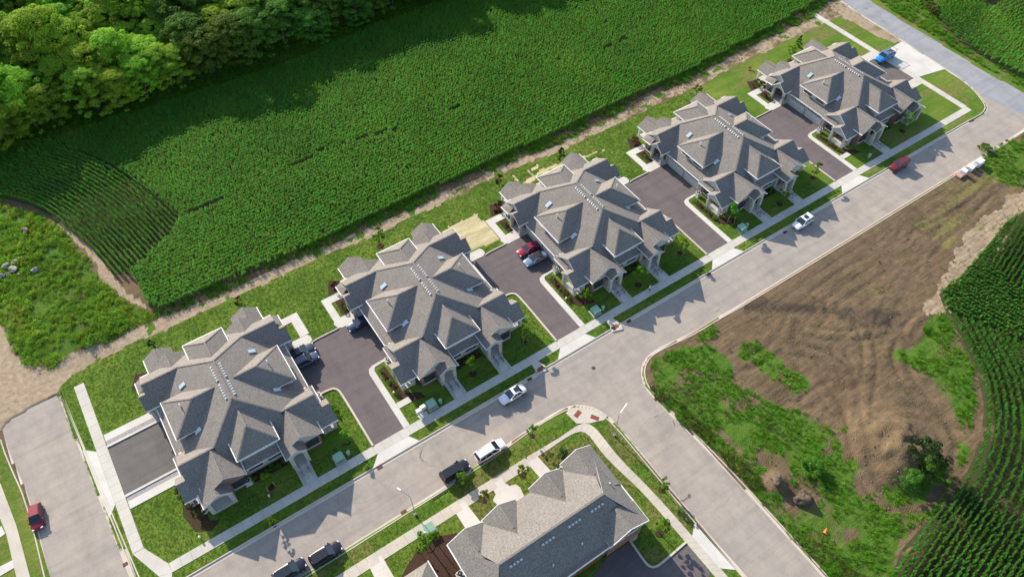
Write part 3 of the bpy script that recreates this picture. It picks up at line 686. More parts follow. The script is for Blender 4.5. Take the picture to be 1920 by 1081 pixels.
# rightmost lot: big new concrete pad + east court
t = TB[4]
pad = LW(t, [(22.2, 5.4), (30.4, 5.9), (29.8, -6.8), (22.2, -5.3)])
root = plate('parking_pad', pad, 0, .145, M['newcon'])
flat('driveway', LW(t, [(10.2, -4.9), (20.7, -4.9), (20.7, 4.9), (10.2, 4.9)]), .122, M['drive2'])
for b in (1, -1): plate('footpath', LW(t, [(10.5, 5.0 * b), (20.7, 5.0 * b), (20.7, 7.3 * b), (10.5, 7.3 * b)]), 0, .16, M['walk'])
# brick house lot: driveway to the garages, apron, three front paths
zd = C(1130, 920, 6.4)
flat('driveway', GP([zd(0, 850), zd(60, 790), zd(325, 600), zd(520, 870), zd(560, 920), zd(620, 930), zd(690, 895), zd(1005, 640), zd(1300, 980), zd(1200, 1150), zd(-200, 1150)]), .125, M['drive'])
mb = MB(); sweep(mb, resample(chaikin(GP([zd(325, 590), zd(510, 860), zd(565, 910), zd(620, 915), zd(680, 890), zd(1000, 612)]), 2), .5), [(-.15, .05), (-.15, .26), (.15, .26), (.15, .05)]); tag(mb.build('kerb', M['kerb']), kind='structure')
plate('driveway_apron', GP([zd(1075, 545), zd(1098, 400), zd(1130, 395), zd(1600, 945), zd(1400, 925)]), 0, .15, M['newcon'])
plate('footpath', GP([zc(610, 190), zc(690, 138), zc(795, 255), zc(715, 312)]), 0, .15, M['newcon'])
plate('footpath', GP([zc(332, 372), zc(412, 312), zc(440, 350), zc(480, 375), zc(525, 362), zc(560, 385), zc(585, 440), zc(600, 470), zc(400, 535), zc(350, 490), zc(355, 470), zc(372, 440)]), 0, .15, M['newcon'])
plate('footpath', GP([zc(40, 552), zc(128, 492), zc(265, 670), zc(140, 710)]), 0, .15, M['newcon'])
z3 = C(690, 960, 8)
plate('footpath', GP([z3(0, 760), z3(200, 640), z3(400, 980), z3(100, 980)]), 0, .15, M['newcon'])
flat('mulch_bed', GP([z3(500, 960), z3(600, 780), z3(720, 600), z3(800, 500), z3(900, 420), z3(1060, 350), z3(1360, 310), z3(1420, 420), z3(1700, 1000), z3(520, 1100)]), .135, M['mulch'], kind='stuff')
# left edge of the picture: pavement and paths west of the side road
plate('footpath', GP([t2(-100, 60), t2(10, 250), t2(150, 620), t2(275, 1090), t2(150, 1090), t2(60, 700), t2(-40, 450)]), 0, .15, M['walk_old'])
plate('footpath', GP([t2(-60, 570), t2(-20, 500), t2(0, 600)]) and GP([t2(-50, 760), t2(-50, 660), t2(15, 620), t2(48, 690)]), 0, .148, M['newcon'])
plate('footpath', GP([t2(-50, 1100), t2(-50, 1010), t2(118, 925), t2(140, 990)]), 0, .148, M['newcon'])

# ------------------------------------------------------------------ apartment houses
RM = [M['shingle'], M['trim']]
def glazed(root, w, h, n, name='window'):
    """a dark framed window n lights wide; local x = width, y = outwards, z = up"""
    key = ('win', w, h, n)
    if key not in MESHC:
        f = MB(); e = .07
        f.box(-w / 2, w / 2, -.04, .06, 0, e); f.box(-w / 2, w / 2, -.04, .06, h - e, h)
        for i in range(n + 1):
            x = -w / 2 + e / 2 + (w - e) * i / n; f.box(x - e / 2, x + e / 2, -.045, .065, e, h - e)
        f.box(-w / 2 + e, w / 2 - e, -.03, .05, h * .5 - .02, h * .5 + .02)
        s_ = MB(); s_.box(-w / 2 - .1, w / 2 + .1, -.02, .14, -.1, 0); p = MB(); p.box(-w / (2 * n) + .03, w / (2 * n) - .03, -.03, .02, .05, h - .05)
        MESHC[key] = (f.mesh('window_frame', M['frame']), s_.mesh('window_sill', M['trim']), p.mesh('pane', M['glass']))
    return MESHC[key]
MESHC = {}
def window(root, p, face, w, h, n):
    fr, si, pa_ = glazed(root, w, h, n)
    o = link('window', fr, root); o.location = p; o.rotation_euler = (0, 0, {'S': math.pi, 'N': 0, 'E': -math.pi / 2, 'W': math.pi / 2}[face])
    link('window_sill', si, o)
    for i in range(n):
        q = link('pane', pa_, o); q.location = (-w / 2 + w * (i + .5) / n, 0, 0)
    return o
def half(root, s, outer, nm):
    """one mirrored half of an apartment house; s=-1 west, +1 east; outer = portico on the street-corner side"""
    P = lambda *pts: [(s * p[0] * -1, p[1], p[2]) for p in pts]     # write west half (u negative), mirror for east
    U = lambda u: -s * u
    def B(mb, u0, u1, v0, v1, z0, z1, mi=0):
        a, b = sorted((U(u0), U(u1))); mb.box(a, b, v0, v1, z0, z1, mi)
    def Wl(mb, prof, axis, a, b, mi=0):
        if axis == 'u': mb.wall(prof, 'u', U(a), U(b), mi)
        else: mb.wall([(U(t_), z) for t_, z in prof], 'v', a, b, mi)
    fW, fE = ('W', 'E') if s < 0 else ('E', 'W')
    # ---- garage side wall, door pair
    mb = MB(); B(mb, -10.0, -4, -5.2, 5.0, 0, 3.2); mb.build('wall', M['siding'], root)
    for v0 in (-4.55, 0.25):
        g = MB(); B(g, -10.06, -9.98, v0, v0 + 4.3, .12, 2.5); gd = g.build('garage_door', M['frame'], root)
        for i in range(4):
            p = MB(); B(p, -10.11, -10.05, v0 + .03, v0 + 4.27, .15 + i * .585, .15 + i * .585 + .57); p.build('garage_panel', M['garage'], gd)
        w = MB()
        for i in range(8): B(w, -10.125, -10.10, v0 + .2 + i * .51, v0 + .55 + i * .51, 2.02, 2.36)
        w.build('garage_light', M['frame'], gd)
    # ---- south-west wing
    r = MB()
    r.slab(P((-5.2, -8.15, 6.0), (-10.6, -8.15, 6.0), (-10.6, -4.9, 3.73), (-5.2, -4.9, 3.73)))
    r.slab(P((-6.0, -8.15, 6.0), (-10.6, -8.15, 6.0), (-10.6, -12.4, 3.03), (-6.0, -12.4, 3.03)))
    r.build('roof', RM, root)
    r = MB(); r.slab(P((-10.6, -10.05, 4.67), (-12.0, -10.05, 4.67), (-12.0, -12.4, 3.03), (-10.6, -12.4, 3.03)))
    r.slab(P((-10.2, -10.05, 4.67), (-12.0, -10.05, 4.67), (-12.0, -8.2, 3.37), (-10.2, -8.2, 3.37))); r.build('porch_roof', RM, root)
    r = MB(); r.slab(P((-10.15, -4.75, 4.0), (-10.15, -8.3, 4.0), (-11.05, -8.3, 3.32), (-11.05, -4.75, 3.32)), .14); r.build('pent_roof', RM, root)
    mb = MB(); Wl(mb, [(-5.3, 3.0), (-5.3, 3.75), (-8.15, 5.78), (-11.9, 3.15), (-11.9, 3.0)], 'u', -10.2, -6.0); mb.build('gable_wall', M['siding'], root)
    mb = MB(); B(mb, -10.15, -4, -8.75, -5.21, 0, 3.7); B(mb, -9.25, -4, -11.4, -8.76, 0, 3.6); mb.build('wall', M['brick'], root)
    window(root, (U(-10.16), -6.9, .95), fW, 1.9, 1.5, 2)
    mb = MB(); B(mb, -11.55, -9.26, -11.9, -8.77, 0, .22); mb.build('porch_floor', M['walk'], root)
    for v in (-8.75, -11.95):
        c_ = MB(); B(c_, -11.65, -11.15, v, v + .5, 0, 2.75); c_.build('column', M['stone'], root)
    c_ = MB(); B(c_, -9.75, -9.27, -11.95, -11.5, 0, 2.75); c_.build('column', M['stone'], root)
    mb = MB(); Wl(mb, [(-8.3, 2.72), (-8.3, 3.25), (-10.05, 4.5), (-12.0, 3.1), (-12.0, 2.72)], 'u', -11.7, -11.45); B(mb, -11.44, -9.3, -12.0, -11.7, 2.72, 3.1); mb.build('gable_wall', M['siding'], root)
    mb = MB(); B(mb, -11.5, -11.4, -11.4, -8.3, .22, .85); mb.build('porch_rail', M['trim'], root)
    # ---- street gable with portico
    if not outer:
        uu = lambda x: x
        sh = 0.0
    else:
        uu = lambda x: -11.7 - x       # mirror about the gable ridge
        sh = 0.0
    def PP(*pts): return P(*[(uu(p[0]), p[1], p[2]) for p in pts])
    def BB(mb, u0, u1, v0, v1, z0, z1, mi=0): B(mb, uu(u0), uu(u1), v0, v1, z0, z1, mi)
    k_ = .68; r = MB(); R = -5.85
    zE = lambda u: 6.0 - k_ * abs(u - R)
    wl = -9.1 if not outer else -8.7; el = -2.7 if not outer else -1.7
    r.slab(PP((R, -8.2, 6.0), (R, -13.6, 6.0), (wl, -13.6, zE(wl)), (wl, -8.2, zE(wl))))
    r.slab(PP((R, -8.2, 6.0), (R, -13.6, 6.0), (el, -13.6, zE(el)), (el, -8.2, zE(el))))
    r.build('roof', RM, root)
    r = MB(); pr = -4.3 if not outer else -4.1; pw = -6.0
    r.slab(PP((pr, -13.6, zE(pr)), (pr, -14.8, zE(pr)), (el, -14.8, zE(el)), (el, -13.6, zE(el))))
    r.slab(PP((pr, -13.0, zE(pr)), (pr, -14.8, zE(pr)), (pw, -14.8, zE(pr) - k_ * (pr - pw)), (pw, -13.0, zE(pr) - k_ * (pr - pw)))); r.build('portico_roof', RM, root)
    mb = MB(); mb.wall([(U(uu(wl + .45)), 3.0), (U(uu(wl + .45)), zE(wl + .45) - .2), (U(uu(R)), 5.78), (U(uu(el - .4)), zE(el - .4) - .2), (U(uu(el - .4)), 3.0)], 'v', -13.1, -8.5); mb.build('gable_wall', M['siding'] if not outer else M['brick'], root)
    mb = MB(); BB(mb, wl + .5, -5.7, -13.07, -8, 0, 3.6); mb.build('wall', M['brick'], root)
    mb = MB(); BB(mb, -5.69, el - .45, -12.2, -8, 0, 3.6); mb.build('wall', M['stone'], root)
    window(root, (U(uu(-7.2)), -13.09, .85), 'S', 2.0, 1.8, 3)
    # portico piers and arched front
    for a, b in ((-5.85, -5.25), (el - .95, el - .35)):
        c_ = MB(); BB(c_, a, b, -14.6, -14.0, 0, 2.75); c_.build('column', M['stone'], root)
    fr = [(-5.9, 2.7), (-5.9, zE(pr) - k_ * (pr + 5.9) - .12), (pr, zE(pr) - .14), (el - .3, zE(el - .3) - .14), (el - .3, 2.7), (el - .95, 2.7)]
    cx = (-5.25 + el - .95) / 2; ra = (el - .95 + 5.25) / 2
    fr += [(cx + ra * math.cos(a), 2.7 + .75 * math.sin(a)) for a in np.linspace(0.2, math.pi - .2, 9)] + [(-5.25, 2.7)]
    mb = MB(); mb.wall([(U(uu(a)), z) for a, z in fr], 'v', -14.55, -14.25); mb.build('portico_front', M['siding'], root)
    mb = MB(); BB(mb, -5.9, el - .4, -14.7, -12.21, 0, .3); mb.build('porch_floor', M['walk'], root)
    mb = MB(); BB(mb, cx - .55, cx + .55, -12.27, -12.19, .3, 2.5); d = mb.build('door', M['wood'], root)
    mb = MB(); BB(mb, cx + .38, cx + .44, -12.35, -12.28, 1.2, 1.5); mb.build('handle', M['metal'], d)
    if not outer:
        for i in range(3):
            mb = MB(); BB(mb, -5.5, -3.2, -14.71 - (i + 1) * .32, -14.70 - i * .32, 0, .3 - .075 * (i + 0) - .02); mb.build('step', M['newcon'], root)
        mb = MB(); BB(mb, -5.0, -3.75, -17.88, -15.68, 0, .158); mb.build('front_path', M['newcon'], root)
        for a, b in ((-5.5, -5.02), (-3.73, -3.15)):
            mb = MB(); BB(mb, a, b, -17.88, -14.72, 0, .17); mb.build('paver_border', M['walk_old'], root)
        for a in (-4.9, -3.85):
            mb = MB()
            A_ = lambda v, z: (U(uu(a)), v, z)
            for v in (-14.9, -15.7, -16.5): mb.beam(A_(v, .1), A_(v, 1.02), .05, .05)
            mb.beam(A_(-14.9, 1.05), A_(-16.5, .95), .06, .06); mb.beam(A_(-14.9, .45), A_(-16.5, .35), .04, .04); mb.build('railing', M['black'], root)
    # ---- north-west wing
    r = MB()
    r.slab(P((-5.0, 8.15, 6.0), (-11.0, 8.15, 6.0), (-11.0, 11.05, 4.05), (-5.0, 11.05, 4.05)))
    r.slab(P((-5.0, 8.15, 6.0), (-11.0, 8.15, 6.0), (-11.0, 4.95, 3.44), (-5.0, 4.95, 3.44)))
    r.build('roof', RM, root)
    r = MB(); r.slab(P((-11.0, 6.9, 5.0), (-12.05, 6.9, 5.0), (-12.05, 4.95, 3.44), (-11.0, 4.95, 3.44)))
    r.slab(P((-10.8, 6.9, 5.0), (-12.05, 6.9, 5.0), (-12.05, 8.6, 3.6), (-10.8, 8.6, 3.6))); r.build('porch_roof', RM, root)
    r = MB(); r.slab(P((-10.85, 8.6, 4.6), (-10.85, 11.05, 4.05), (-12.0, 11.05, 3.35), (-12.0, 8.6, 3.6)), .14); r.build('pent_roof', RM, root)
    mb = MB(); Wl(mb, [(5.3, 3.0), (5.3, 3.5), (8.15, 5.75), (10.8, 4.0), (10.8, 3.0)], 'u', -10.75, -6.0); mb.build('gable_wall', M['siding'], root)
    mb = MB(); B(mb, -11.3, -4, 8.4, 10.6, 0, 3.5); B(mb, -9.6, -4, 5.01, 8.39, 0, 3.4); mb.build('wall', M['brick'], root)
    window(root, (U(-11.31), 9.5, .9), fW, 1.5, 1.6, 2)
    for v in (5.15, 8.0):
        c_ = MB(); B(c_, -11.75, -11.2, v, v + .5, 0, 2.75); c_.build('column', M['stone'], root)
    c_ = MB(); B(c_, -10.0, -9.62, 5.1, 5.5, 0, 2.75); c_.build('column', M['stone'], root)
    fr = [(5.05, 2.7), (5.05, 3.35), (6.9, 4.85), (8.5, 3.5), (8.5, 2.7), (8.0, 2.7)] + [(6.83 + 1.17 * math.cos(a), 2.7 + .8 * math.sin(a)) for a in np.linspace(.2, math.pi - .2, 9)] + [(5.65, 2.7)]
    mb = MB(); mb.wall(fr, 'u', U(-11.7), U(-11.4)); mb.build('portico_front', M['siding'], root)
    mb = MB(); B(mb, -11.8, -9.61, 5.02, 8.39, 0, .24); mb.build('porch_floor', M['newcon'], root)
    mb = MB(); B(mb, -9.68, -9.6, 6.3, 7.4, .24, 2.4); d = mb.build('door', M['wood'], root)
    mb = MB(); B(mb, -9.76, -9.69, 7.2, 7.26, 1.2, 1.5); mb.build('handle', M['metal'], d)
    # ---- rear gable and rear porch
    r = MB()
    r.slab(P((-6.1, 8.6, 5.15), (-6.1, 12.6, 5.15), (-2.8, 12.6, 3.15), (-2.8, 8.6, 3.15)))
    r.slab(P((-6.1, 8.6, 5.15), (-6.1, 12.6, 5.15), (-9.7, 12.6, 2.6), (-9.7, 8.6, 2.6)))
    r.build('roof', RM, root)
    r = MB(); r.slab(P((-7.5, 12.6, 4.16), (-7.5, 15.25, 4.16), (-9.7, 15.25, 2.6), (-9.7, 12.6, 2.6)))
    r.slab(P((-7.5, 12.3, 4.16), (-7.5, 15.25, 4.16), (-5.1, 15.25, 2.75), (-5.1, 12.3, 2.75))); r.build('porch_roof', RM, root)
    mb = MB(); Wl(mb, [(-9.2, 2.4), (-9.2, 2.75), (-6.1, 4.93), (-3.3, 3.25), (-3.3, 2.4)], 'v', 12.15, 9.0); mb.build('gable_wall', M['siding'], root)
    mb = MB(); B(mb, -9.2, -3.3, 10.61, 12.1, 0, 2.8); mb.build('wall', M['stone'], root)
    mb = MB(); Wl(mb, [(-9.4, 2.4), (-9.4, 2.7), (-7.5, 3.98), (-5.4, 2.78), (-5.4, 2.4)], 'v', 15.0, 14.75); mb.build('gable_wall', M['siding'], root)
    for u in (-9.45, -5.7):
        c_ = MB(); B(c_, u, u + .35, 14.7, 15.05, 0, 2.4); c_.build('column', M['trim'], root)
    mb = MB(); B(mb, -9.5, -5.2, 12.12, 15.0, 0, .17); mb.build('porch_floor', M['walk'], root)
    window(root, (U(-4.3), 12.12, .9), 'N', 1.3, 1.5, 2)
    # ---- side dormer (upper storey over the garages)
    r = MB()
    r.slab(P((-1.0, 0, 8.1), (-5.0, 0, 8.1), (-9.4, 3.75, 5.5), (-5.2, 3.75, 5.5), (-1.0, 3.75, 5.5)), .2)
    r.slab(P((-1.0, 0, 8.1), (-5.0, 0, 8.1), (-9.4, -3.75, 5.5), (-5.2, -3.75, 5.5), (-1.0, -3.75, 5.5)), .2)
    r.slab(P((-5.0, 0, 8.1), (-9.4, 3.75, 5.5), (-9.4, -3.75, 5.5)), .2)
    r.build('dormer_roof', RM, root)
    mb = MB(); B(mb, -8.85, -4.5, -3.2, 3.2, 3.2, 5.42); mb.build('dormer_wall', M['siding'], root)
    for v in (-1.65, 1.65): window(root, (U(-8.86), v, 4.2), fW, 2.1, 1.05, 3)
    # ---- gutters
    g = MB()
    for a, b in (((-10.62, -4.85, 3.05), (-10.62, 4.9, 3.05)), ((-9.47, -3.8, 5.42), (-9.47, 3.8, 5.42)), ((-10.6, -4.82, 3.66), (-9.7, -4.82, 3.66)),
                 ((-11.12, -8.3, 3.25), (-11.12, -4.8, 3.25)), ((-12.05, -12.47, 2.95), (-9.1, -12.47, 2.95)), ((-9.77, 11.1, 2.53), (-9.77, 15.25, 2.53)),
                 ((-12.05, 4.88, 3.37), (-9.4, 4.88, 3.37)), ((-11.0, 11.12, 3.98), (-9.7, 11.12, 3.98)), ((-12.07, 8.6, 3.4), (-12.07, 11.05, 3.3)), ((-2.73, 12.0, 3.07), (-2.73, 12.6, 3.07))):
        g.beam(P(a)[0], P(b)[0], .13, .14)
    g.beam(PP((wl - .07, -8.9, zE(wl) - .1))[0], PP((wl - .07, -13.65, zE(wl) - .1))[0], .13, .14)
    g.beam(PP((el + .07, -11.4, zE(el) - .1))[0], PP((el + .07, -14.85, zE(el) - .1))[0], .13, .14)
    g.pieces('gutter', M['trim'], root)
    c_ = MB()
    for a, b in (((-5.2, -8.15, 6.0), (-10.6, -8.15, 6.0)), ((R, -8.9, 6.0), (R, -13.6, 6.0)), ((-5.0, 8.15, 6.0), (-11, 8.15, 6.0)), ((-6.1, 9.3, 5.15), (-6.1, 12.6, 5.15)),
                 ((-7.5, 12.6, 4.16), (-7.5, 15.2, 4.16)), ((-1.4, 0, 8.1), (-5.0, 0, 8.1)), ((-5, 0, 8.1), (-9.35, 3.7, 5.5)), ((-5, 0, 8.1), (-9.35, -3.7, 5.5))):
        p_, q_ = (PP if a[0] == R else P)(a, b); c_.beam((p_[0], p_[1], p_[2] + .01), (q_[0], q_[1], q_[2] + .01), .26, .06)
    c_.pieces('ridge_cap', M['shingle'], root)
    # ---- skylights, pipe
    for v in (4.6, -4.0):
        z = 8.9 - .553 * 6.0; a = math.atan(.553)
        mm = Matrix.Translation(Vector((U(-5.6 if v > 0 else -6.2), v, 8.9 - .553 * (5.6 if v > 0 else 6.2)))) @ Matrix.Rotation(a * s, 4, 'Y')
        sk = MB(); sk.box(-.6, .6, -.36, .36, -.05, .16, 0, mm); o = sk.build('skylight', M['metal'], root)
        sk = MB(); sk.box(-.52, .52, -.28, .28, .1, .175, 0, mm); sk.build('skylight_pane', M['skyglass'], o)
    pp = MB(); pp.tube([(U(-6.9), .3, 6.8), (U(-6.9), .3, 7.75)], .09, 8); pp.build('vent_pipe', M['trim'], root)
    # ---- door lamps
    for v in (5.0,):
        lm = MB(); B(lm, -11.95, -11.77, 5.35, 5.5, 1.9, 2.2); lm.build('wall_lamp', M['black'], root)

def house(i, label, wo_=False, eo_=False):
    root = empty('apartment_house', (UC[i], VC, 0), 0, label, 'house', 'row of grey-roofed apartment houses')
    r = MB()
    r.slab([(0, -3.95, 8.9), (0, 3.95, 8.9), (-5.15, 8.15, 6.05), (-9.6, 8.15, 3.59), (-9.6, 4.95, 3.59), (-10.55, 4.95, 3.07), (-10.55, -4.9, 3.07), (-9.6, -4.9, 3.59), (-9.6, -8.15, 3.59), (-5.15, -8.15, 6.05)])
    r.slab([(0, -3.95, 8.9), (0, 3.95, 8.9), (5.15, 8.15, 6.05), (9.6, 8.15, 3.59), (9.6, 4.95, 3.59), (10.55, 4.95, 3.07), (10.55, -4.9, 3.07), (9.6, -4.9, 3.59), (9.6, -8.15, 3.59), (5.15, -8.15, 6.05)])
    for q in (-1, 1):
        zz = lambda v: 8.9 - .68 * (abs(v) - 3.95)
        r.slab([(0, q * 3.95, 8.9), (-5.15, q * 8.15, 6.05), (-5.15, q * 12.45, zz(12.45)), (5.15, q * 12.45, zz(12.45)), (5.15, q * 8.15, 6.05)])
    r.build('roof', RM, root)
    # front and rear dormers
    for q, rs, ra, re, zr, ze in ((-1, 5.0, 8.9, 12.0, 8.0, 5.75), (1, 5.0, 8.9, 11.9, 7.75, 5.6)):
        r = MB()
        for sg in (-1, 1): r.slab([(0, q * rs, zr), (0, q * ra, zr), (sg * 3.2, q * re, ze), (sg * 3.2, q * rs, ze)])
        r.slab([(0, q * ra, zr), (-3.2, q * re, ze), (3.2, q * re, ze)])
        r.build('dormer_roof', RM, root)
        mb = MB(); mb.box(-2.8, 2.8, *sorted((q * 6.0, q * 11.3)), 3.3, ze - .1); mb.build('dormer_wall', M['siding'], root)
        for u in (-1.4, 1.4): window(root, (u, q * 11.31, 4.35), 'S' if q < 0 else 'N', 1.7, 1.0, 2)
        mb = MB(); mb.box(-5.0, 5.0, *sorted((q * 6, q * 11.7)), 0, 3.1); mb.build('wall', M['siding'], root)
        for u in (-1.5, 1.5): window(root, (u, q * 11.71, 1.0), 'S' if q < 0 else 'N', 2.1, 1.35, 3)
        c_ = MB()
        for a, b in (((0, q * rs, zr), (0, q * ra, zr)), ((0, q * ra, zr), (3.15, q * (re - .05), ze)), ((0, q * ra, zr), (-3.15, q * (re - .05), ze))): c_.beam((a[0], a[1], a[2] + .01), (b[0], b[1], b[2] + .01), .26, .06)
        c_.pieces('ridge_cap', M['shingle'], root)
        g = MB()
        g.beam((-3.27, q * 8.6, ze - .08), (-3.27, q * (re + .05), ze - .08), .13, .14); g.beam((3.27, q * 8.6, ze - .08), (3.27, q * (re + .05), ze - .08), .13, .14)
        g.beam((-3.3, q * (re + .08), ze - .08), (3.3, q * (re + .08), ze - .08), .13, .14); g.beam((-2.7, q * 12.52, 3.03), (2.7, q * 12.52, 3.03), .13, .14); g.pieces('gutter', M['trim'], root)
    c_ = MB(); c_.beam((0, -3.95, 8.91), (0, 3.95, 8.91), .3, .07)
    for a in (-1, 1):
        for b in (-1, 1): c_.beam((0, b * 3.95, 8.91), (a * 5.15, b * 8.15, 6.06), .26, .06)
    c_.pieces('ridge_cap', M['shingle'], root)
    # box vents in two double rows beside the ridge
    vm = MESHC.get('vent')
    if vm is None:
        v_ = MB(); v_.add([(-.2, -.16, 0), (.2, -.16, 0), (.2, .16, 0), (-.2, .16, 0), (-.13, -.11, .24), (.17, -.12, .2), (.17, .12, .2), (-.13, .11, .24)], [(3, 2, 1, 0), (4, 5, 6, 7), (0, 1, 5, 4), (1, 2, 6, 5), (2, 3, 7, 6), (3, 0, 4, 7)])
        vm = MESHC['vent'] = v_.mesh('roof_vent', M['vent'])
    for sg in (-1, 1):
        for j in range(12):
            v = 3.1 - (j * .53 + (.5 if j > 5 else 0)); o = link('roof_vent', vm, root); o.location = (sg * .62, v, 8.9 - .553 * .62 - .02); o.rotation_euler = (0, math.atan(.553), 0 if sg > 0 else math.pi)
    half(root, -1, wo_, ''); half(root, 1, eo_, '')
    return root
houses = [house(0, 'leftmost grey-roofed apartment house, beside the road with the red car', wo_=True)]
h1 = house(1, 'second grey-roofed apartment house from the left, opposite the side street corner', False, False); houses.append(h1)
for i, l in ((2, 'middle grey-roofed apartment house, with a red car parked on its west side'), (3, 'fourth grey-roofed apartment house from the left, behind the white car with a sunroof')):
    houses.append(copy_tree(h1, (UC[i], VC, 0), label=l))
houses.append(house(4, 'rightmost grey-roofed apartment house, beside the large white concrete pad', False, True))

# ------------------------------------------------------------------ brick house at the bottom
def brick_house():
    root = empty('brick_house', (0, 0, 0), 0, 'large brick townhouse block with brown and grey hipped roof on the street corner', 'house')
    RB = [M['shingle2'], M['trim']]
    x0, x1, ys, yn = 11.6, 36.3, 20.8, 33.0; ry = 26.3; rz = 8.4; zs, zn = 4.6, 5.4
    kn_ = (rz - zn) / (yn - ry); ks_ = (rz - zs) / (ry - ys)
    xa, xb = 15.5, 32.5
    r = MB()
    r.slab([(xa, ry, rz), (xb, ry, rz), (x1 - .6, ys, zs), (x0 + .6, ys, zs)], .25)
    r.slab([(xa, ry, rz), (xb, ry, rz), (35.0, yn, zn), (12.8, yn, zn)], .25)
    r.slab([(xb, ry, rz), (x1, yn + .5, 5.45), (x1, ys, 5.3)], .25); r.slab([(xa, ry, rz), (x0, yn, 5.45), (x0, ys, 5.3)], .25)
    r.build('roof', RB, root)
    def gable(c, h, zt, ya, yb, k, wall, wins):
        r = MB(); s_ = 1 if yb > ya else -1
        for sg in (-1, 1): r.slab([(c, ya, zt), (c, yb, zt), (c + sg * h, yb, zt - k * h), (c + sg * h, ya, zt - k * h)], .2)
        r.build('roof', RB, root)
        mb = MB(); mb.wall([(c - h + .4, 0), (c - h + .4, zt - k * (h - .4) - .2), (c, zt - .22), (c + h - .4, zt - k * (h - .4) - .2), (c + h - .4, 0)], 'v', ya, yb - s_ * .45); mb.build('wall', wall, root)
        for u in wins: window(root, (c + u, yb - s_ * .44, 3.6), 'N' if s_ > 0 else 'S', 1.6, 1.3, 2)
        g = MB()
        for sg in (-1, 1): g.beam((c, yb + s_ * .03, zt - .1), (c + sg * h, yb + s_ * .03, zt - k * h - .1), .1, .2)
        g.pieces('bargeboard', M['trim'], root)
    gable(33.7, 2.75, 7.2, 27, 34.0, .62, M['brick_red'], (0,)); gable(27.9, 2.75, 7.4, 26.5, 33.5, .7, M['brick_red'], (-.9, .9))
    gable(19.9, 2.8, 7.4, 26.5, 33.3, .7, M['brick_red'], (-.9, .9)); gable(14.4, 2.85, 7.2, 27, 33.1, .62, M['brick_red'], (0,))
    gable(33.0, 3.35, 7.3, 24, 20.6, .55, M['brick_red'], (-1.1, 1.1)); gable(14.9, 3.35, 6.9, 24, 20.7, .45, M['brick_red'], (-1.1, 1.1))
    mb = MB(); mb.box(x0 + .6, x1 - .7, ys + .6, 32.4, 0, 4.5); mb.build('wall', M['brick_red'], root)
    for i in range(4):
        xg = 14.2 + i * 5.4
        g = MB(); g.box(xg, xg + 4.2, ys + .5, ys + .6, .1, 2.5); gd = g.build('garage_door', M['frame'], root)
        for j in range(4):
            p = MB(); p.box(xg + .04, xg + 4.16, ys + .44, ys + .51, .12 + j * .6, .12 + j * .6 + .58); p.build('garage_panel', M['wood'], gd)
        window(root, (xg + 2.1, ys + .57, 3.0), 'S', 1.8, 1.0, 2)
    g = MB()
    for a, b in (((x1 + .07, ys - .1, 5.25), (x1 + .07, yn + .9, 5.4)), ((x0 - .07, ys, 5.25), (x0 - .07, yn + .1, 5.4)), ((x0 + 2, ys - .07, 5.1), (x1 - 6, ys - .07, 5.1))): g.beam(a, b, .16, .18)
    g.pieces('gutter', M['trim'], root)
    c_ = MB(); c_.beam((xa, ry, rz + .01), (xb, ry, rz + .01), .3, .07)
    for cx_, zt, ye in ((33.7, 7.2, 33.9), (27.9, 7.4, 33.4), (19.9, 7.4, 33.2), (14.4, 7.2, 33.0)): c_.beam((cx_, 29.5, zt + .01), (cx_, ye, zt + .01), .26, .06)
    c_.pieces('ridge_cap', M['shingle2'], root)
    for grp in (zc(1075, 508), zc(905, 636), zc(708, 782), zc(467, 962)):
        for j in range(4):
            q = (grp[0] + j * 6.3, grp[1] - j * 4.5); x, y = G(*q, 8.0); y = ry - .9
            v = MB(); v.box(-.2, .2, -.18, .18, 0, .22); o = link('roof_vent', MESHC['vent'], root); o.location = (x, y, rz - ks_ * .9); o.scale = (1, 1, 1); o.rotation_euler = (math.atan(ks_), 0, 0)
    for q in (zc(1045, 810), zc(820, 975), zc(1258, 350)):
        x, y = G(*q, 7.0); z = rz - ks_ * abs(ry - y) if y < ry else 6.4
        p = MB(); p.tube([(x, y, z - .3), (x, y, z + .65)], .09, 8); p.build('vent_pipe', M['trim'], root)
    for q in (zc(890, 232), zc(862, 250), zc(290, 662), zc(262, 682)):
        x, y = G(*q, 5.4); p = MB(); p.beam((x - .3, y + .35, 5.5), (x + .25, y - .3, 5.45), .14, .12); p.build('downspout', M['trim'], root)
    mb = MB(); mb.add([], []); mb.prism(GP([zd(325, 590), zd(370, 600), zd(410, 570), zd(430, 480), zd(415, 430), zd(380, 470)]), .1, .18); mb.build('patio', M['walk_old'], root)
    return root
brick_house()
# corner of the next house, just inside the bottom edge
root = empty('brick_house', (0, 0, 0), 0, 'grey roof corner of a house cut off by the bottom edge', 'house')
x, y = G(*z3(885, 740), 4.5); xw, yw = G(*z3(480, 960), 4.5); r = MB()
ex = x + .1
r.slab([(ex - 5.4, y - 5.2, 8.0), (ex, y, 4.5), (ex, y - 14, 4.5), (ex - 5.4, y - 9, 8.0)], .25)
r.slab([(ex - 5.4, y - 5.2, 8.0), (ex, y, 4.5), (ex - 12, y, 4.5), (ex - 7, y - 5.2, 8.0)], .25)
r.slab([(ex - 7, y - 5.2, 8.0), (ex - 12, y, 4.5), (ex - 12, y - 14, 4.5), (ex - 7, y - 9, 8.0)], .25); r.build('roof', [M['shingle2'], M['trim']], root)
mb = MB(); mb.box(ex - 11.4, ex - .5, y - 13.5, y - .6, 0, 4.5); mb.build('wall', M['brick_red'], root)
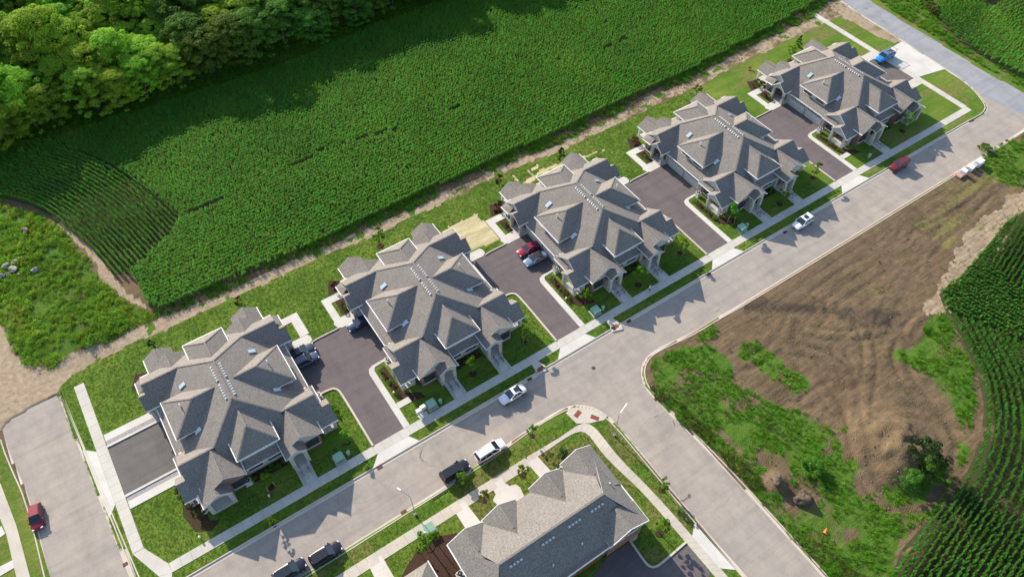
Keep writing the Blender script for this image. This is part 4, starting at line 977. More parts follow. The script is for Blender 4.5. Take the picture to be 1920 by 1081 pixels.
g = MB(); g.beam((ex + .07, y + .1, 4.4), (ex + .07, y - 14, 4.4), .16, .18); g.pieces('gutter', M['trim'], root)

# ------------------------------------------------------------------ vehicles
def paint(name, c, metal=0.0):
    k = NT(name, 0.32, 0.4); k.color(c); k.b.inputs['Metallic'].default_value = metal
    k.b.inputs['Coat Weight'].default_value = 0.3; k.b.inputs['Coat Roughness'].default_value = 0.08; return k.m
M['tyre'] = plain('tyre_rubber', (0.02, 0.02, 0.02), 0.9); M['rim'] = plain('wheel_rim', (0.4, 0.4, 0.42), 0.35, metal=0.7)
k = NT('car_glass', 0.05, 1.0); k.color((0.015, 0.022, 0.03)); M['carglass'] = k.m
M['lens'] = plain('headlight_lens', (0.7, 0.7, 0.72), 0.2); M['redlens'] = plain('taillight_lens', (0.35, 0.02, 0.02), 0.3)
def loft(secs, mi=0):
    """secs: list of rings (equal length lists of points) -> closed loft"""
    mb = MB(); n = len(secs[0]); vs = [p for s_ in secs for p in s_]; fs = []
    for i in range(len(secs) - 1):
        for j in range(n): fs.append((i * n + j, i * n + (j + 1) % n, (i + 1) * n + (j + 1) % n, (i + 1) * n + j))
    fs.append(list(range(n - 1, -1, -1))); fs.append([(len(secs) - 1) * n + j for j in range(n)])
    mb.add(vs, fs, mi); return mb
def smooth(o, lv=2):
    md = o.modifiers.new('round', 'SUBSURF'); md.levels = lv; md.render_levels = lv; return o
def car(px, head, label, c, kind='sedan', cat='car', metal=0.0, roofc=None, sunroof=False, group=None, z=0.0, L=None, rack=False, racks_black=True):
    """x forward; px = centre of the car on the ground in the photograph, head = heading in degrees"""
    x, y = G(px[0], px[1], z + .7)
    root = empty(kind if kind in ('sedan', 'pickup_truck') else 'parked_car', (x, y, z), math.radians(head), label, cat, group)
    root.name = {'sedan': 'sedan_car', 'suv': 'sport_utility_vehicle', 'boxy': 'boxy_off_road_vehicle', 'hatch': 'hatchback_car', 'pickup_truck': 'pickup_truck'}[kind]
    D = {'sedan': (4.8, .92, .98, .60, 1.44), 'hatch': (4.2, .88, 1.0, .62, 1.5), 'suv': (4.75, .95, 1.12, .68, 1.72), 'boxy': (4.5, .92, 1.22, .72, 1.85), 'pickup_truck': (5.7, 1.0, 1.18, .72, 1.9)}[kind]
    Lc, w, hb, hw, hr = D; Lc = L or Lc; h = Lc / 2; P_ = paint(label[:24], c, metal)
    def ring(x_, ww, top, bot, cr=.06): return [(x_, -ww * .93, bot), (x_, -ww, bot + .22), (x_, -ww, top - .22), (x_, -ww * .9, top), (x_, 0, top + cr), (x_, ww * .9, top), (x_, ww, top - .22), (x_, ww, bot + .22), (x_, ww * .93, bot)]
    if kind == 'boxy': st = [(-h, .9, hb, .4), (-h + .1, 1, hb, .35), (0, 1, hb, .3), (h - 1.25, 1, hb, .3), (h - .15, .86, hb - .08, .35), (h, .82, hb - .15, .42)]
    elif kind == 'pickup_truck': st = [(-h, .97, hb, .45), (-h + .1, 1, hb + .02, .38), (0, 1, hb + .02, .32), (h - 1.5, 1, hb, .32), (h - .25, .95, hb - .12, .34), (h, .8, hb - .35, .42)]
    else:
        tail = hb - (.02 if kind != 'sedan' else .02)
        st = [(-h, .78, tail - .22, .42), (-h + .14, .93, tail, .34), (-h + .8, 1, hb, .28), (0, 1, hb - .02, .26), (h - 1.3, 1, hb - .06, .27), (h - .45, .95, hb - .18, .3), (h - .1, .82, hb - .32, .34), (h, .66, hb - .42, .42)]
    body = loft([ring(a, w * b, t_, bt) for a, b, t_, bt in st]).build('body', P_, root, True); smooth(body, 2)
    # cabin (glass) with roof panel and pillars
    if kind == 'sedan': cb = [(-h + .75, hb - .05), (-h + 1.45, hr - .06), (h - 2.35, hr), (h - 1.35, hb - .06)]
    elif kind == 'hatch': cb = [(-h + .15, hb - .05), (-h + .6, hr - .1), (h - 2.0, hr), (h - 1.0, hb - .08)]
    elif kind == 'suv': cb = [(-h + .12, hb - .05), (-h + .45, hr - .05), (h - 2.1, hr), (h - 1.2, hb - .06)]
    elif kind == 'boxy': cb = [(-h + .04, hb - .05), (-h + .12, hr), (h - 1.85, hr), (h - 1.5, hb - .05)]
    else: cb = [(-.35, hb - .02), (-.15, hr - .05), (h - 2.35, hr), (h - 1.55, hb - .05)]
    (xa, za), (xb, zb), (xc, zc_), (xd, zd_) = cb; wb, wt = w * .93, w * .76
    cabin = MB(); cabin.add([(xa, -wb, za), (xa, wb, za), (xb, -wt, zb), (xb, wt, zb), (xc, -wt, zc_), (xc, wt, zc_), (xd, -wb, zd_), (xd, wb, zd_)],
                            [(0, 2, 3, 1), (2, 4, 5, 3), (4, 6, 7, 5), (0, 6, 4, 2), (1, 3, 5, 7)]); gl = cabin.build('windows', M['carglass'], root)
    rf = MB(); ov = .05
    rf.add([(xb - ov, -wt - .02, zb), (xb - ov, wt + .02, zb), (xc + ov, -wt - .02, zc_), (xc + ov, wt + .02, zc_), (xb, -wt * .8, zb + .055), (xb, wt * .8, zb + .055), (xc, -wt * .8, zc_ + .055), (xc, wt * .8, zc_ + .055)],
           [(4, 6, 7, 5), (0, 2, 6, 4), (1, 5, 7, 3), (0, 4, 5, 1), (2, 3, 7, 6), (0, 1, 3, 2)]); rf.build('roof', P_ if roofc is None else roofc, root)
    pl = MB()
    for sg in (-1, 1):
        pl.beam((xa, sg * wb, za), (xb, sg * wt, zb), .09, .07); pl.beam((xc, sg * wt, zc_), (xd, sg * wb, zd_), .08, .07)
        for tt in ((.5,) if kind != 'suv' else (.33, .68)):
            xm = xb + (xc - xb) * tt; xm2 = xa + (xd - xa) * tt; pl.beam((xm, sg * wt, zb + (zc_ - zb) * tt), (xm2, sg * wb, za), .07, .05)
    pl.build('pillar', P_, root)
    if sunroof:
        q = MB(); q.box(xc - 1.25, xc - .35, -wt * .6, wt * .6, zc_ + .03, zc_ + .07); q.build('sunroof', M['carglass'], root)
    q = MB()
    for sg in (-1, 1):
        for xx in ((.55, -.45, -1.25) if kind != 'pickup_truck' else (.9, -.3)): q.box(xx - .012, xx + .012, *sorted((sg * (w - .01), sg * (w + .006))), .38, hb - .2)
        q.box(-.1, .1, *sorted((sg * (w), sg * (w + .02))), hb - .32, hb - .27)
    q.build('door_seam', M['black'], root)
    q = MB(); q.box(h - .03, h + .02, -w * .38, w * .38, .5, hb - .5); q.build('grille', M['black'], root)
    for sx in (h - .88, -h + .85):
        for sg in (-1, 1):
            wh = MB(); rr = .36 if kind in ('suv', 'boxy', 'pickup_truck') else .33
            wh.tube([(sx, sg * (w - .22), rr), (sx, sg * (w + .01), rr)], rr, 16); wt_ = wh.build('wheel', M['tyre'], root)
            wh = MB(); wh.tube([(sx, sg * (w - .1), rr), (sx, sg * (w + .03), rr)], rr * .6, 10); wh.build('rim', M['rim'], wt_)
    for sg in (-1, 1):
        q = MB(); q.box(h - .32, h - .1, sg * w * .62 - .16, sg * w * .62 + .16, hb - .47, hb - .29); q.build('headlight', M['lens'], root)
        q = MB(); q.box(-h - .0, -h + .16, sg * w * .68 - .14, sg * w * .68 + .14, hb - .42, hb - .2); q.build('tail_light', M['redlens'], root)
        q = MB(); q.box(xd - .35, xd - .15, *sorted((sg * wb, sg * (wb + .22))), zd_ + .03, zd_ + .17); q.build('wing_mirror', P_, root)
    if kind == 'pickup_truck':
        q = MB(); q.box(-h + .12, -.45, -w * .8, w * .8, hb - .1, hb + .11); q.build('load_bed', M['darkmetal'], root)
        q = MB()
        for sg in (-1, 1):
            q.beam((-h + .1, sg * w * .85, 2.05), (h - 2.3, sg * w * .8, 2.05), .06, .06)
            for xx in (-h + .15, -1.6, -.3): q.beam((xx, sg * w * .85, 1.1), (xx, sg * w * .85, 2.05), .06, .06)
        for xx in (-h + .15, -1.6, -.3, .9): q.beam((xx, -w * .85, 2.05), (xx, w * .85, 2.05), .06, .06)
        q.build('ladder_rack', M['metal'], root)
    if kind in ('suv', 'boxy') and not sunroof:
        q = MB()
        for sg in (-1, 1): q.beam((xb + .1, sg * wt * .9, zb + .08), (xc - .1, sg * wt * .9, zb + .08), .04, .04)
        q.build('roof_rail', M['darkmetal'], root)
    return root
GS = 'cars parked along the kerb'
car((68, 968), -98, 'dark red hatchback parked alone on the side road at the left edge', (0.22, 0.012, 0.025), 'hatch', group=None)
car((543, 1070), 3, 'black car half cut off by the bottom edge', (0.012, 0.015, 0.028), 'suv', group=GS)
car((611, 1038), 2, 'black crossover with a bright reflecting side, next to the lower edge', (0.012, 0.014, 0.024), 'suv', group=GS)
car((853, 882), 1, 'black sport utility car parked just behind the large white one', (0.012, 0.014, 0.022), 'suv', group=GS)
car((919, 844), 1, 'large white sport utility car with a black rear window near the street corner', (0.78, 0.78, 0.78), 'suv', group=GS, L=5.2)
car((961, 738), 181, 'white sedan with a small dark sunroof in the shade of the second house', (0.74, 0.75, 0.77), 'sedan', group=GS, sunroof=True)
car((1505, 416), 182, 'white sport utility car with a large black sunroof, before the fourth house', (0.74, 0.75, 0.76), 'suv', group=GS, sunroof=True, L=4.6)
car((1685, 310), 181, 'maroon boxy off-road car parked before the rightmost house', (0.14, 0.015, 0.03), 'boxy', group=GS)
car((1659, 106), 181, 'bright blue pickup truck with a ladder rack on the white concrete pad', (0.02, 0.22, 0.55), 'pickup_truck', 'pickup truck', z=.14)
car((991, 466), 180, 'red car parked on the dark driveway beside the middle house', (0.26, 0.008, 0.035), 'sedan', z=.12)
car((1004, 484), 180, 'silver blue sedan with a black roof beside the red car', (0.15, 0.21, 0.31), 'sedan', z=.12, roofc=M['black'])
car((565, 659), 0, 'dark car parked in the shade closest to the leftmost house entry', (0.03, 0.04, 0.06), 'sedan', z=.12)
car((572, 676), 0, 'dark blue grey sport utility car in front of the darker one by the leftmost house', (0.05, 0.075, 0.13), 'suv', z=.12)
car((675, 604), 180, 'navy car standing half under the porch roof of the second house', (0.01, 0.02, 0.07), 'sedan', z=.12)

# ------------------------------------------------------------------ street furniture
def lamp(px, head, label):
    x, y = G(*px, .1); root = empty('street_lamp', (x, y, .1), math.radians(head), label, 'street lamp', 'street lamps')
    a = MB(); a.tube([(0, 0, 0), (0, 0, .35)], .2, 10); a.build('base', M['metal'], root)
    a = MB(); a.tube([(0, 0, .3), (0, 0, 6.6)], [.075, .05], 10); a.build('pole', M['metal'], root)
    a = MB(); a.tube([(0, 0, 6.4), (.4, 0, 6.75), (1.7, 0, 7.0)], [.06, .05, .045], 8); a.build('arm', M['metal'], root)
    a = MB(); a.box(1.6, 2.2, -.1, .1, 6.96, 7.06); hd = a.build('lamp_head', M['trim'], root)
    a = MB(); a.box(1.72, 2.2, -.1, .1, 6.93, 6.955); a.build('lamp_lens', M['lens'], hd)
    return root
lamp((1151.6, 816), 20, 'grey street lamp at the street corner beside the brick house')
lamp((778.6, 964), 115, 'grey street lamp on the grass strip beside the green utility box')
def utility(px, label, big, rz=0):
    x, y = G(*px, .1)
    if big:
        root = empty('transformer_box', (x, y, .1), rz, label, 'utility box', 'green utility boxes')
        a = MB(); a.box(-.85, .85, -.8, .8, 0, .14); a.build('base', M['walk'], root)
        a = MB(); a.box(-.7, .7, -.6, .62, .14, 1.0); a.build('cabinet', M['boxgreen'], root)
        a = MB(); a.slab([(-.74, -.72, .98), (.74, -.72, .98), (.74, .66, 1.14), (-.74, .66, 1.14)], .07, 0, 0); a.build('lid', M['boxpale'], root)
        a = MB(); a.box(-.1, .1, -.66, -.6, .55, .7); a.build('lock', M['darkmetal'], root)
    else:
        root = empty('utility_pedestal', (x, y, .1), rz, label, 'utility pedestal', 'pale green utility pedestals')
        a = MB(); a.tube([(0, 0, 0), (0, 0, .75)], .27, 10); a.build('post', M['boxpale'], root)
        a = MB(); a.tube([(0, 0, .72), (0, 0, .86), (0, 0, .95)], [.33, .3, .12], 12); a.build('cap', M['boxpale'], root)
UP = [((636.7, 861), (653.6, 851)), ((809.3, 761), (826, 754)), ((1115.6, 586), (1130, 580)), ((1389.6, 431.3), (1399.6, 425)), (None, (1629, 295))]
for i, (a, b) in enumerate(UP):
    if a: utility(a, f'green transformer box on the front lawn of the {ORD[i]} grey-roofed house', True)
    utility(b, f'pale green utility pedestal on the front lawn of the {ORD[i]} grey-roofed house', False)
utility((806, 993), 'green transformer box beside the yellow-green tree by the brick house', True)
utility((792, 1004), 'pale green utility pedestal next to the box near the brick house', False)
def marker(px, label, name='meter_post', cat='meter'):
    x, y = G(*px, .1); root = empty(name, (x, y, .1), 0, label, cat)
    a = MB(); a.tube([(0, 0, 0), (0, 0, .5)], .06, 6); a.build('post', M['trim'], root)
    a = MB(); a.tube([(0, 0, .5), (0, 0, .75)], [.16, .13], 10); a.build('cap', M['trim'], root)
for px, l in (((818, 759.4), 'small white post between the green boxes before the second house'), ((1123, 583), 'small white post between the green boxes before the middle house'), ((1394, 428), 'small white post between the green boxes before the fourth house'),
              ((798, 1000), 'small white post between the green boxes by the brick house'), ((506, 931), 'small white post alone on the lawn before the leftmost house'), ((376, 1008), 'small white post on the corner lawn below the leftmost house'), ((739, 738), 'small white post beside the strip path of the second house'), ((1061, 562), 'small white post beside the strip path of the middle house')): marker(px, l)
def ac(px, label):
    x, y = G(*px, .6); root = empty('air_conditioner', (x, y, .1), 0, label, 'air conditioner', 'air conditioners beside the houses')
    a = MB(); a.box(-.55, .55, -.55, .55, 0, .12); a.build('base', M['walk'], root)
    a = MB(); a.box(-.42, .42, -.42, .42, .12, .95); a.build('casing', M['vent'], root)
    a = MB(); a.tube([(0, 0, .94), (0, 0, .975)], .36, 16); f = a.build('fan_grille', M['black'], root)
    a = MB(); a.tube([(0, 0, .97), (0, 0, 1.0)], .12, 10); a.build('fan_hub', M['vent'], f)
ac((465, 902), 'air conditioner below the front windows of the leftmost house'); ac((597, 742), 'air conditioner on the east side of the leftmost house')
ac((727.5, 675), 'air conditioner at the west corner of the second house'); ac((1042.5, 506), 'air conditioner at the west corner of the middle house')
ac((1309, 363.5), 'air conditioner at the west corner of the fourth house'); ac((1537, 243), 'air conditioner at the west corner of the rightmost house'); ac((863, 1076), 'air conditioner beside the brick house wall')
def mailbox(px, label):
    x, y = G(*px, .5); root = empty('mailbox_unit', (x, y, .15), 0, label, 'mailbox', 'white mailbox units at the kerb')
    a = MB(); a.tube([(0, 0, 0), (0, 0, .6)], .1, 8); a.build('pedestal', M['metal'], root)
    a = MB(); a.box(-.4, .4, -.25, .25, .6, 1.5); a.build('cabinet', M['trim'], root)
    a = MB(); a.box(-.43, .43, -.28, .28, 1.5, 1.56); a.build('cap', M['trim'], root)
    for i in range(3):
        for j in range(4):
            a = MB(); a.box(-.36 + i * .245, -.14 + i * .245, -.262, -.25, .64 + j * .21, .82 + j * .21); a.build('mail_door', M['vent'], root)
mailbox((793.5, 768), 'white mailbox unit nearest the green transformer box'); mailbox((786, 775), 'white mailbox unit closest to the driveway of the second house')
plate('footpath', GP([(783, 781), (789, 773), (800, 770), (803, 776), (792, 786)]), 0, .165, M['newcon'])
def drain(px, label, w=.9, d=.5, rz=0, dark=False):
    x, y = G(*px, 0); root = empty('storm_drain', (x, y, .03), rz, label, 'storm drain', 'storm drains in the gutter')
    a = MB(); a.box(-w / 2, w / 2, -d / 2, d / 2, -.02, .025); a.build('frame', M['rustplate'], root)
    a = MB()
    for i in range(6): a.box(-w / 2 + .08 + i * .135, -w / 2 + .15 + i * .135, -d / 2 + .06, d / 2 - .06, .03, .05)
    a.build('grating', M['black'], root)
for px, l in (((712, 875.5), 'rusty drain at the foot of the apron of the first driveway'), ((757, 959), 'rusty drain near the street lamp by the brick house'), ((1045, 780), 'rusty drain just left of the corner ramps'), ((1149.5, 803), 'rusty drain beside the corner street lamp'), ((992.8, 710.3), 'dark drain behind the white sedan'),
              ((1179, 602), 'dark drain before the middle house'), ((1471.9, 435.4), 'dark drain just left of the white sunroof car'), ((1236.5, 663), 'drain at the top of the side street curve'), ((1231, 747), 'drain on the east side of the side street'), ((236.5, 1056), 'dark drain at the bottom of the left side road'), ((1329, 514), 'dark drain between the middle and fourth houses'), ((1822, 226), 'dark drain at the far right street corner'), ((1878, 270), 'drain on the far right of the street'), ((1888, 264), 'drain furthest right along the street')): drain(px, l)
def ramp(px, label, rz, w=1.3, d=.7):
    x, y = G(*px, .1); o = MB().box(-w / 2, w / 2, -d / 2, d / 2, 0, .03)
    for i in range(8):
        for j in range(4): o.box(-w / 2 + .1 + i * .155, -w / 2 + .16 + i * .155, -d / 2 + .1 + j * .16, -d / 2 + .16 + j * .16, .03, .04)
    q = o.build('tactile_paving', M['rustplate']); q.location = (x, y, .158); q.rotation_euler = (0, 0, rz); tag(q, label, 'tactile paving', 'red tactile plates at the crossings')
ramp((1083, 775.6), 'red tactile plate on the left side of the corner ramp', .3); ramp((1115, 782.5), 'red tactile plate on the right side of the corner ramp', -1.0)
ramp((1153, 613), 'faded red tactile plate on the path before the middle house', .1); ramp((1014, 691), 'faded brown tactile plate on the path between first driveway and side street', .1)
for px, pl_ in (((1146, 608), [(1137, 600), (1147, 595), (1165, 608), (1168, 617), (1148, 622)]), ((1006, 688), [(996, 681), (1008, 676), (1024, 687), (1027, 693), (1008, 702)])): plate('footpath', GP(pl_), 0, .15, M['walk'])
for px, l in (((1113, 689), 'manhole cover in the middle of the junction'), ((911 + 0, 543.5), 'manhole cover on the driveway west of the middle house')):
    x, y = G(*px, .1); o = MB().tube([(0, 0, 0), (0, 0, .015)], .35, 18).build('manhole_cover', M['darkmetal']); o.location = (x, y, .01 if px[1] > 600 else .13); tag(o, l, 'manhole cover')
def pallet(px, label, n, boxes):
    x, y = G(*px, .4); root = empty('pallet_stack', (x, y, ground_z(x, y)), math.radians(4), label, 'pallet stack', 'wrapped building materials by the road')
    a = MB()
    for i in range(6): a.box(-1.2, 1.2, -.6 + i * .21, -.6 + i * .21 + .12, .12, .15)
    for i in range(3): a.box(-1.2, 1.2, -.6 + i * .54, -.6 + i * .54 + .1, 0, .12)
    a.build('pallet', M['lumber'], root)
    for x0, x1, y0, y1, h, mt, nm in boxes:
        a = MB(); a.box(x0, x1, y0, y1, .15, .15 + h); b = a.build(nm, M[mt], root); bv = b.modifiers.new('bevel', 'BEVEL'); bv.width = .06; bv.segments = 2
pallet((1802, 327), 'low pallet of reddish bricks beside a white wrapped block, nearer the camera', 1, [(.2, 1.2, -.6, .6, 1.0, 'wrap', 'wrapped_block'), (-1.2, .1, -.6, .6, .35, 'pallet', 'brick_pile')])
pallet((1822, 314), 'pallet with a white wrapped block and open boxes, further along the road', 1, [(-1.2, -.1, -.6, .6, .8, 'wrap', 'wrapped_block'), (0, 1.1, -.55, .55, .7, 'vent', 'open_crate')])
pallet((1836, 306), 'white wrapped pallet block furthest right along the road', 1, [(-1.1, .6, -.6, .6, 1.1, 'wrap', 'wrapped_block')])
# stepping blocks on mulch at the corner of the leftmost house
for i, q in enumerate([(582, 758), (607, 728), (632, 745), (600, 795), (635, 770)]):
    x, y = G(300 + q[0] / 7.2, 850 + q[1] / 7.2, .3); o = MB().box(-.3, .3, -.15, .15, 0, .35).build('concrete_block', M['trim']); o.location = (x, y, .15); o.rotation_euler = (0, 0, i * .9)
    tag(o, ['leftmost', 'uppermost', 'middle', 'lowest', 'rightmost'][i] + ' white concrete block on the mulch at the corner of the leftmost house', 'block', 'white blocks on the mulch')
# orange marker cone in the weeds
x, y = G(1546, 999, .3); root = empty('traffic_cone', (x, y, ground_z(x, y)), .4, 'bright orange traffic cone lying among the weeds', 'traffic cone')
a = MB(); a.tube([(0, 0, .2), (.9, 0, .32)], [.26, .04], 10); a.build('cone', M['orange'], root); a = MB(); a.box(-.06, 0, -.3, .3, 0, .5); a.build('base', M['orange'], root)

# ------------------------------------------------------------------ the walker
def person():
    x, y = G(1217, 547, .15); root = empty('person', (x, y, .15), math.radians(190), 'person in a white top and dark shorts walking on the pavement before the middle house', 'person')
    J = [((0, 0, .95), .13), ((0, 0, 1.2), .14), ((0, 0, 1.42), .15), ((0, 0, 1.54), .06), ((.02, 0, 1.68), .105), ((.02, 0, 1.74), .09),
         ((0, .1, .9), .1), ((.14, .1, .5), .065), ((.12, .1, .08), .045), ((.28, .1, .03), .04), ((0, -.1, .9), .1), ((-.1, -.1, .5), .065), ((-.3, -.1, .12), .045), ((-.2, -.1, .04), .04),
         ((0, .2, 1.42), .06), ((-.08, .25, 1.15), .045), ((.05, .25, .92), .035), ((0, -.2, 1.42), .06), ((.08, -.25, 1.15), .045), ((.22, -.24, .95), .035)]
    E_ = [(0, 1), (1, 2), (2, 3), (3, 4), (4, 5), (0, 6), (6, 7), (7, 8), (8, 9), (0, 10), (10, 11), (11, 12), (12, 13), (2, 14), (14, 15), (15, 16), (2, 17), (17, 18), (18, 19)]
    def skin(name, js, es, mat, extra=0.0, rootv=0):
        ids = sorted({i for e in es for i in e}); mp = {i: n_ for n_, i in enumerate(ids)}
        me = bpy.data.meshes.new(name); me.from_pydata([js[i][0] for i in ids], [(mp[a], mp[b]) for a, b in es], []); me.materials.append(mat)
        o = link(name, me, root); md = o.modifiers.new('skin', 'SKIN')
        for n_, i in enumerate(ids):
            sv = me.skin_vertices[0].data[n_]; sv.radius = (js[i][1] + extra,) * 2; sv.use_root = (i == ids[0])
        smooth(o, 1); return o
    skin('body', J, E_, M['skin'])
    skin('shirt', [(p, r_ + .02) for p, r_ in J], [(0, 1), (1, 2), (2, 14), (2, 17)], M['white'])
    J2 = list(J); J2[7] = ((.09, .1, .62), .085); J2[11] = ((-.06, -.1, .62), .085)
    skin('shorts', [(p, r_ + .025) for p, r_ in J2], [(0, 6), (6, 7), (0, 10), (10, 11)], M['navy'])
    a = MB(); a.tube([(.0, 0, 1.7), (0, 0, 1.8), (0, 0, 1.86)], [.125, .12, .05], 10); a.build('cap', M['white'], root)
person()

# ------------------------------------------------------------------ vegetation
def leaves_mesh(name, centers, radii, per, size, mat, flat_=0.35, rs=1):
    r_ = np.random.default_rng(rs); V = []; n = 0
    tot = int(sum(per)); 
    c = np.repeat(np.array(centers), per, axis=0); rad = np.repeat(np.array(radii), per)[:, None]
    d = r_.normal(size=(tot, 3)); d /= np.linalg.norm(d, axis=1)[:, None]; d[:, 2] = np.abs(d[:, 2]) * .9 - .25
    p = c + d * rad * (r_.random((tot, 1)) ** .25) * np.array([1, 1, .8])
    nrm = d + r_.normal(size=(tot, 3)) * .55 + np.array([0, 0, flat_]); nrm /= np.linalg.norm(nrm, axis=1)[:, None]
    t = np.cross(nrm, r_.normal(size=(tot, 3))); t /= np.linalg.norm(t, axis=1)[:, None]; b = np.cross(nrm, t)
    sz = size * (0.6 + .8 * r_.random((tot, 1)))
    V = np.stack([p - t * sz, p - b * sz * .55, p + t * sz, p + b * sz * .55], 1).reshape(-1, 3)
    F = np.arange(tot * 4).reshape(-1, 4)
    return np_mesh(name, V, F, [mat])
def crown_clumps(r_, R, hz, n, cz):
    c = []; rad = []
    for i in range(n):
        a = r_.random() * 2 * math.pi; u = r_.random() ** .5; ph = r_.uniform(-.35, 1.0)
        z = cz + hz * math.sin(ph * math.pi / 2); rr = R * math.cos(ph * math.pi / 2 * .95) * r_.uniform(.75, 1.08)
        c.append((rr * math.cos(a), rr * math.sin(a), z)); rad.append(R * r_.uniform(.2, .38))
    return c, rad
def trunk_mesh(name, h, r0, nb, R, rs, cz):
    r_ = np.random.default_rng(rs); mb = MB()
    mb.tube([(0, 0, -.1), (.1 * r0, 0, h * .4), (0, .2 * r0, h)], [r0 * 1.2, r0 * .9, r0 * .35], 7)
    for i in range(nb):
        a = 2 * math.pi * (i + r_.random() * .6) / nb; z0 = h * r_.uniform(.35, .8)
        mb.tube([(0, 0, z0), (R * .4 * math.cos(a), R * .4 * math.sin(a), z0 + h * .15), (R * .78 * math.cos(a), R * .78 * math.sin(a), z0 + h * .32)], [r0 * .4, r0 * .25, r0 * .08], 5)
    return mb.mesh(name, M['bark'], True)
FT = []
for v in range(10):
    r_ = np.random.default_rng(100 + v); R = r_.uniform(4.3, 5.6); hz = r_.uniform(5.0, 6.5); n = 130
    c, rad = crown_clumps(r_, R, hz, n, 8.5); c2, rad2 = crown_clumps(r_, R * .85, 3.0, 22, 3.6); c += c2; rad += rad2
    c += [tuple(np.array(q) * [1, 1, 1] + [0, 0, 0]) for q in [(0, 0, 9), (1, 1, 8), (-1, 0, 10)]]; rad += [R * .6] * 3
    rad = [a_ * .62 for a_ in rad]; per = [int(105 * (a_ / (R * .19)) ** 2) for a_ in rad]
    FT.append((leaves_mesh('crown', c, rad, per, .17, M['leafA' if v < 5 else 'leafB'], flat_=1.1, rs=v), trunk_mesh('trunk', 12.0, .3, 7, R, v, 8.5)))
def put_tree(name, x, y, z, cr, tr, s, rz, label, cat, group=None, sz=None):
    root = empty(name, (x, y, z), rz, label, cat, group); root.scale = (s, s, sz or s)
    link('trunk', tr, root); link('crown', cr, root); return root
r_ = np.random.default_rng(5)
_u = 'first second third fourth fifth sixth seventh eighth ninth'.split()
ORDN = _u + 'tenth eleventh twelfth thirteenth fourteenth fifteenth sixteenth seventeenth eighteenth nineteenth twentieth'.split() + ['twenty ' + q for q in _u] + ['thirtieth'] + ['thirty ' + q for q in _u] + ['fortieth']
cnt = 0
row = 0; yy = 158.5
while yy < 262:
    xx = -75 + (row % 2) * 3 + r_.uniform(-1, 1)
    while xx < 112:
        x = xx + r_.uniform(-1.6, 1.6); y = yy + r_.uniform(-1.8, 1.8)
        # visible part only: skip what lies far outside the frame
        vx = x * AR.x + y * AR.y - (-H + 9) * 0; d_ = Vector((x, y, 14 - H)); px_ = 960 + FPX * d_.dot(AR) / d_.dot(AF); py_ = 540 - FPX * d_.dot(AU) / d_.dot(AF)
        if -110 < px_ < 1000 and py_ > -190 and cnt < 290:
            v = int(r_.integers(0, 5)) + (5 if r_.random() < np.clip((x - 5) / 75, .06, .9) or (y < 164 and x > 0 and r_.random() < .4) else 0); s = r_.uniform(.85, 1.2) * (1.0 if row else .9)
            edge_ = row == 0
            ne_ = 0
            if row == 0 and (abs(x + 13) < 4 or abs(x - 8) < 3): s *= .7
            put_tree('woodland_tree', x, y, .0, FT[v][0], FT[v][1], s, r_.uniform(0, 6.28), ('%s tree from the left along the woodland edge facing the corn field' % ORDN[min(cnt, 39)]) if edge_ else ('yellow-green broadleaf tree' if v < 5 else 'darker green broadleaf tree') + (' in the left half' if x < 25 else ' in the right half') + ' of the woodland behind its first row', 'tree', 'trees along the woodland edge' if edge_ else ('yellow-green' if v < 5 else 'darker green') + ' trees in the ' + ('left' if x < 25 else 'right') + ' half of the woodland', sz=s * (r_.uniform(.72, .92) if row < 3 else r_.uniform(.9, 1.1)))
            cnt += 1
        xx += r_.uniform(5.0, 6.6)
    yy += 5.6; row += 1
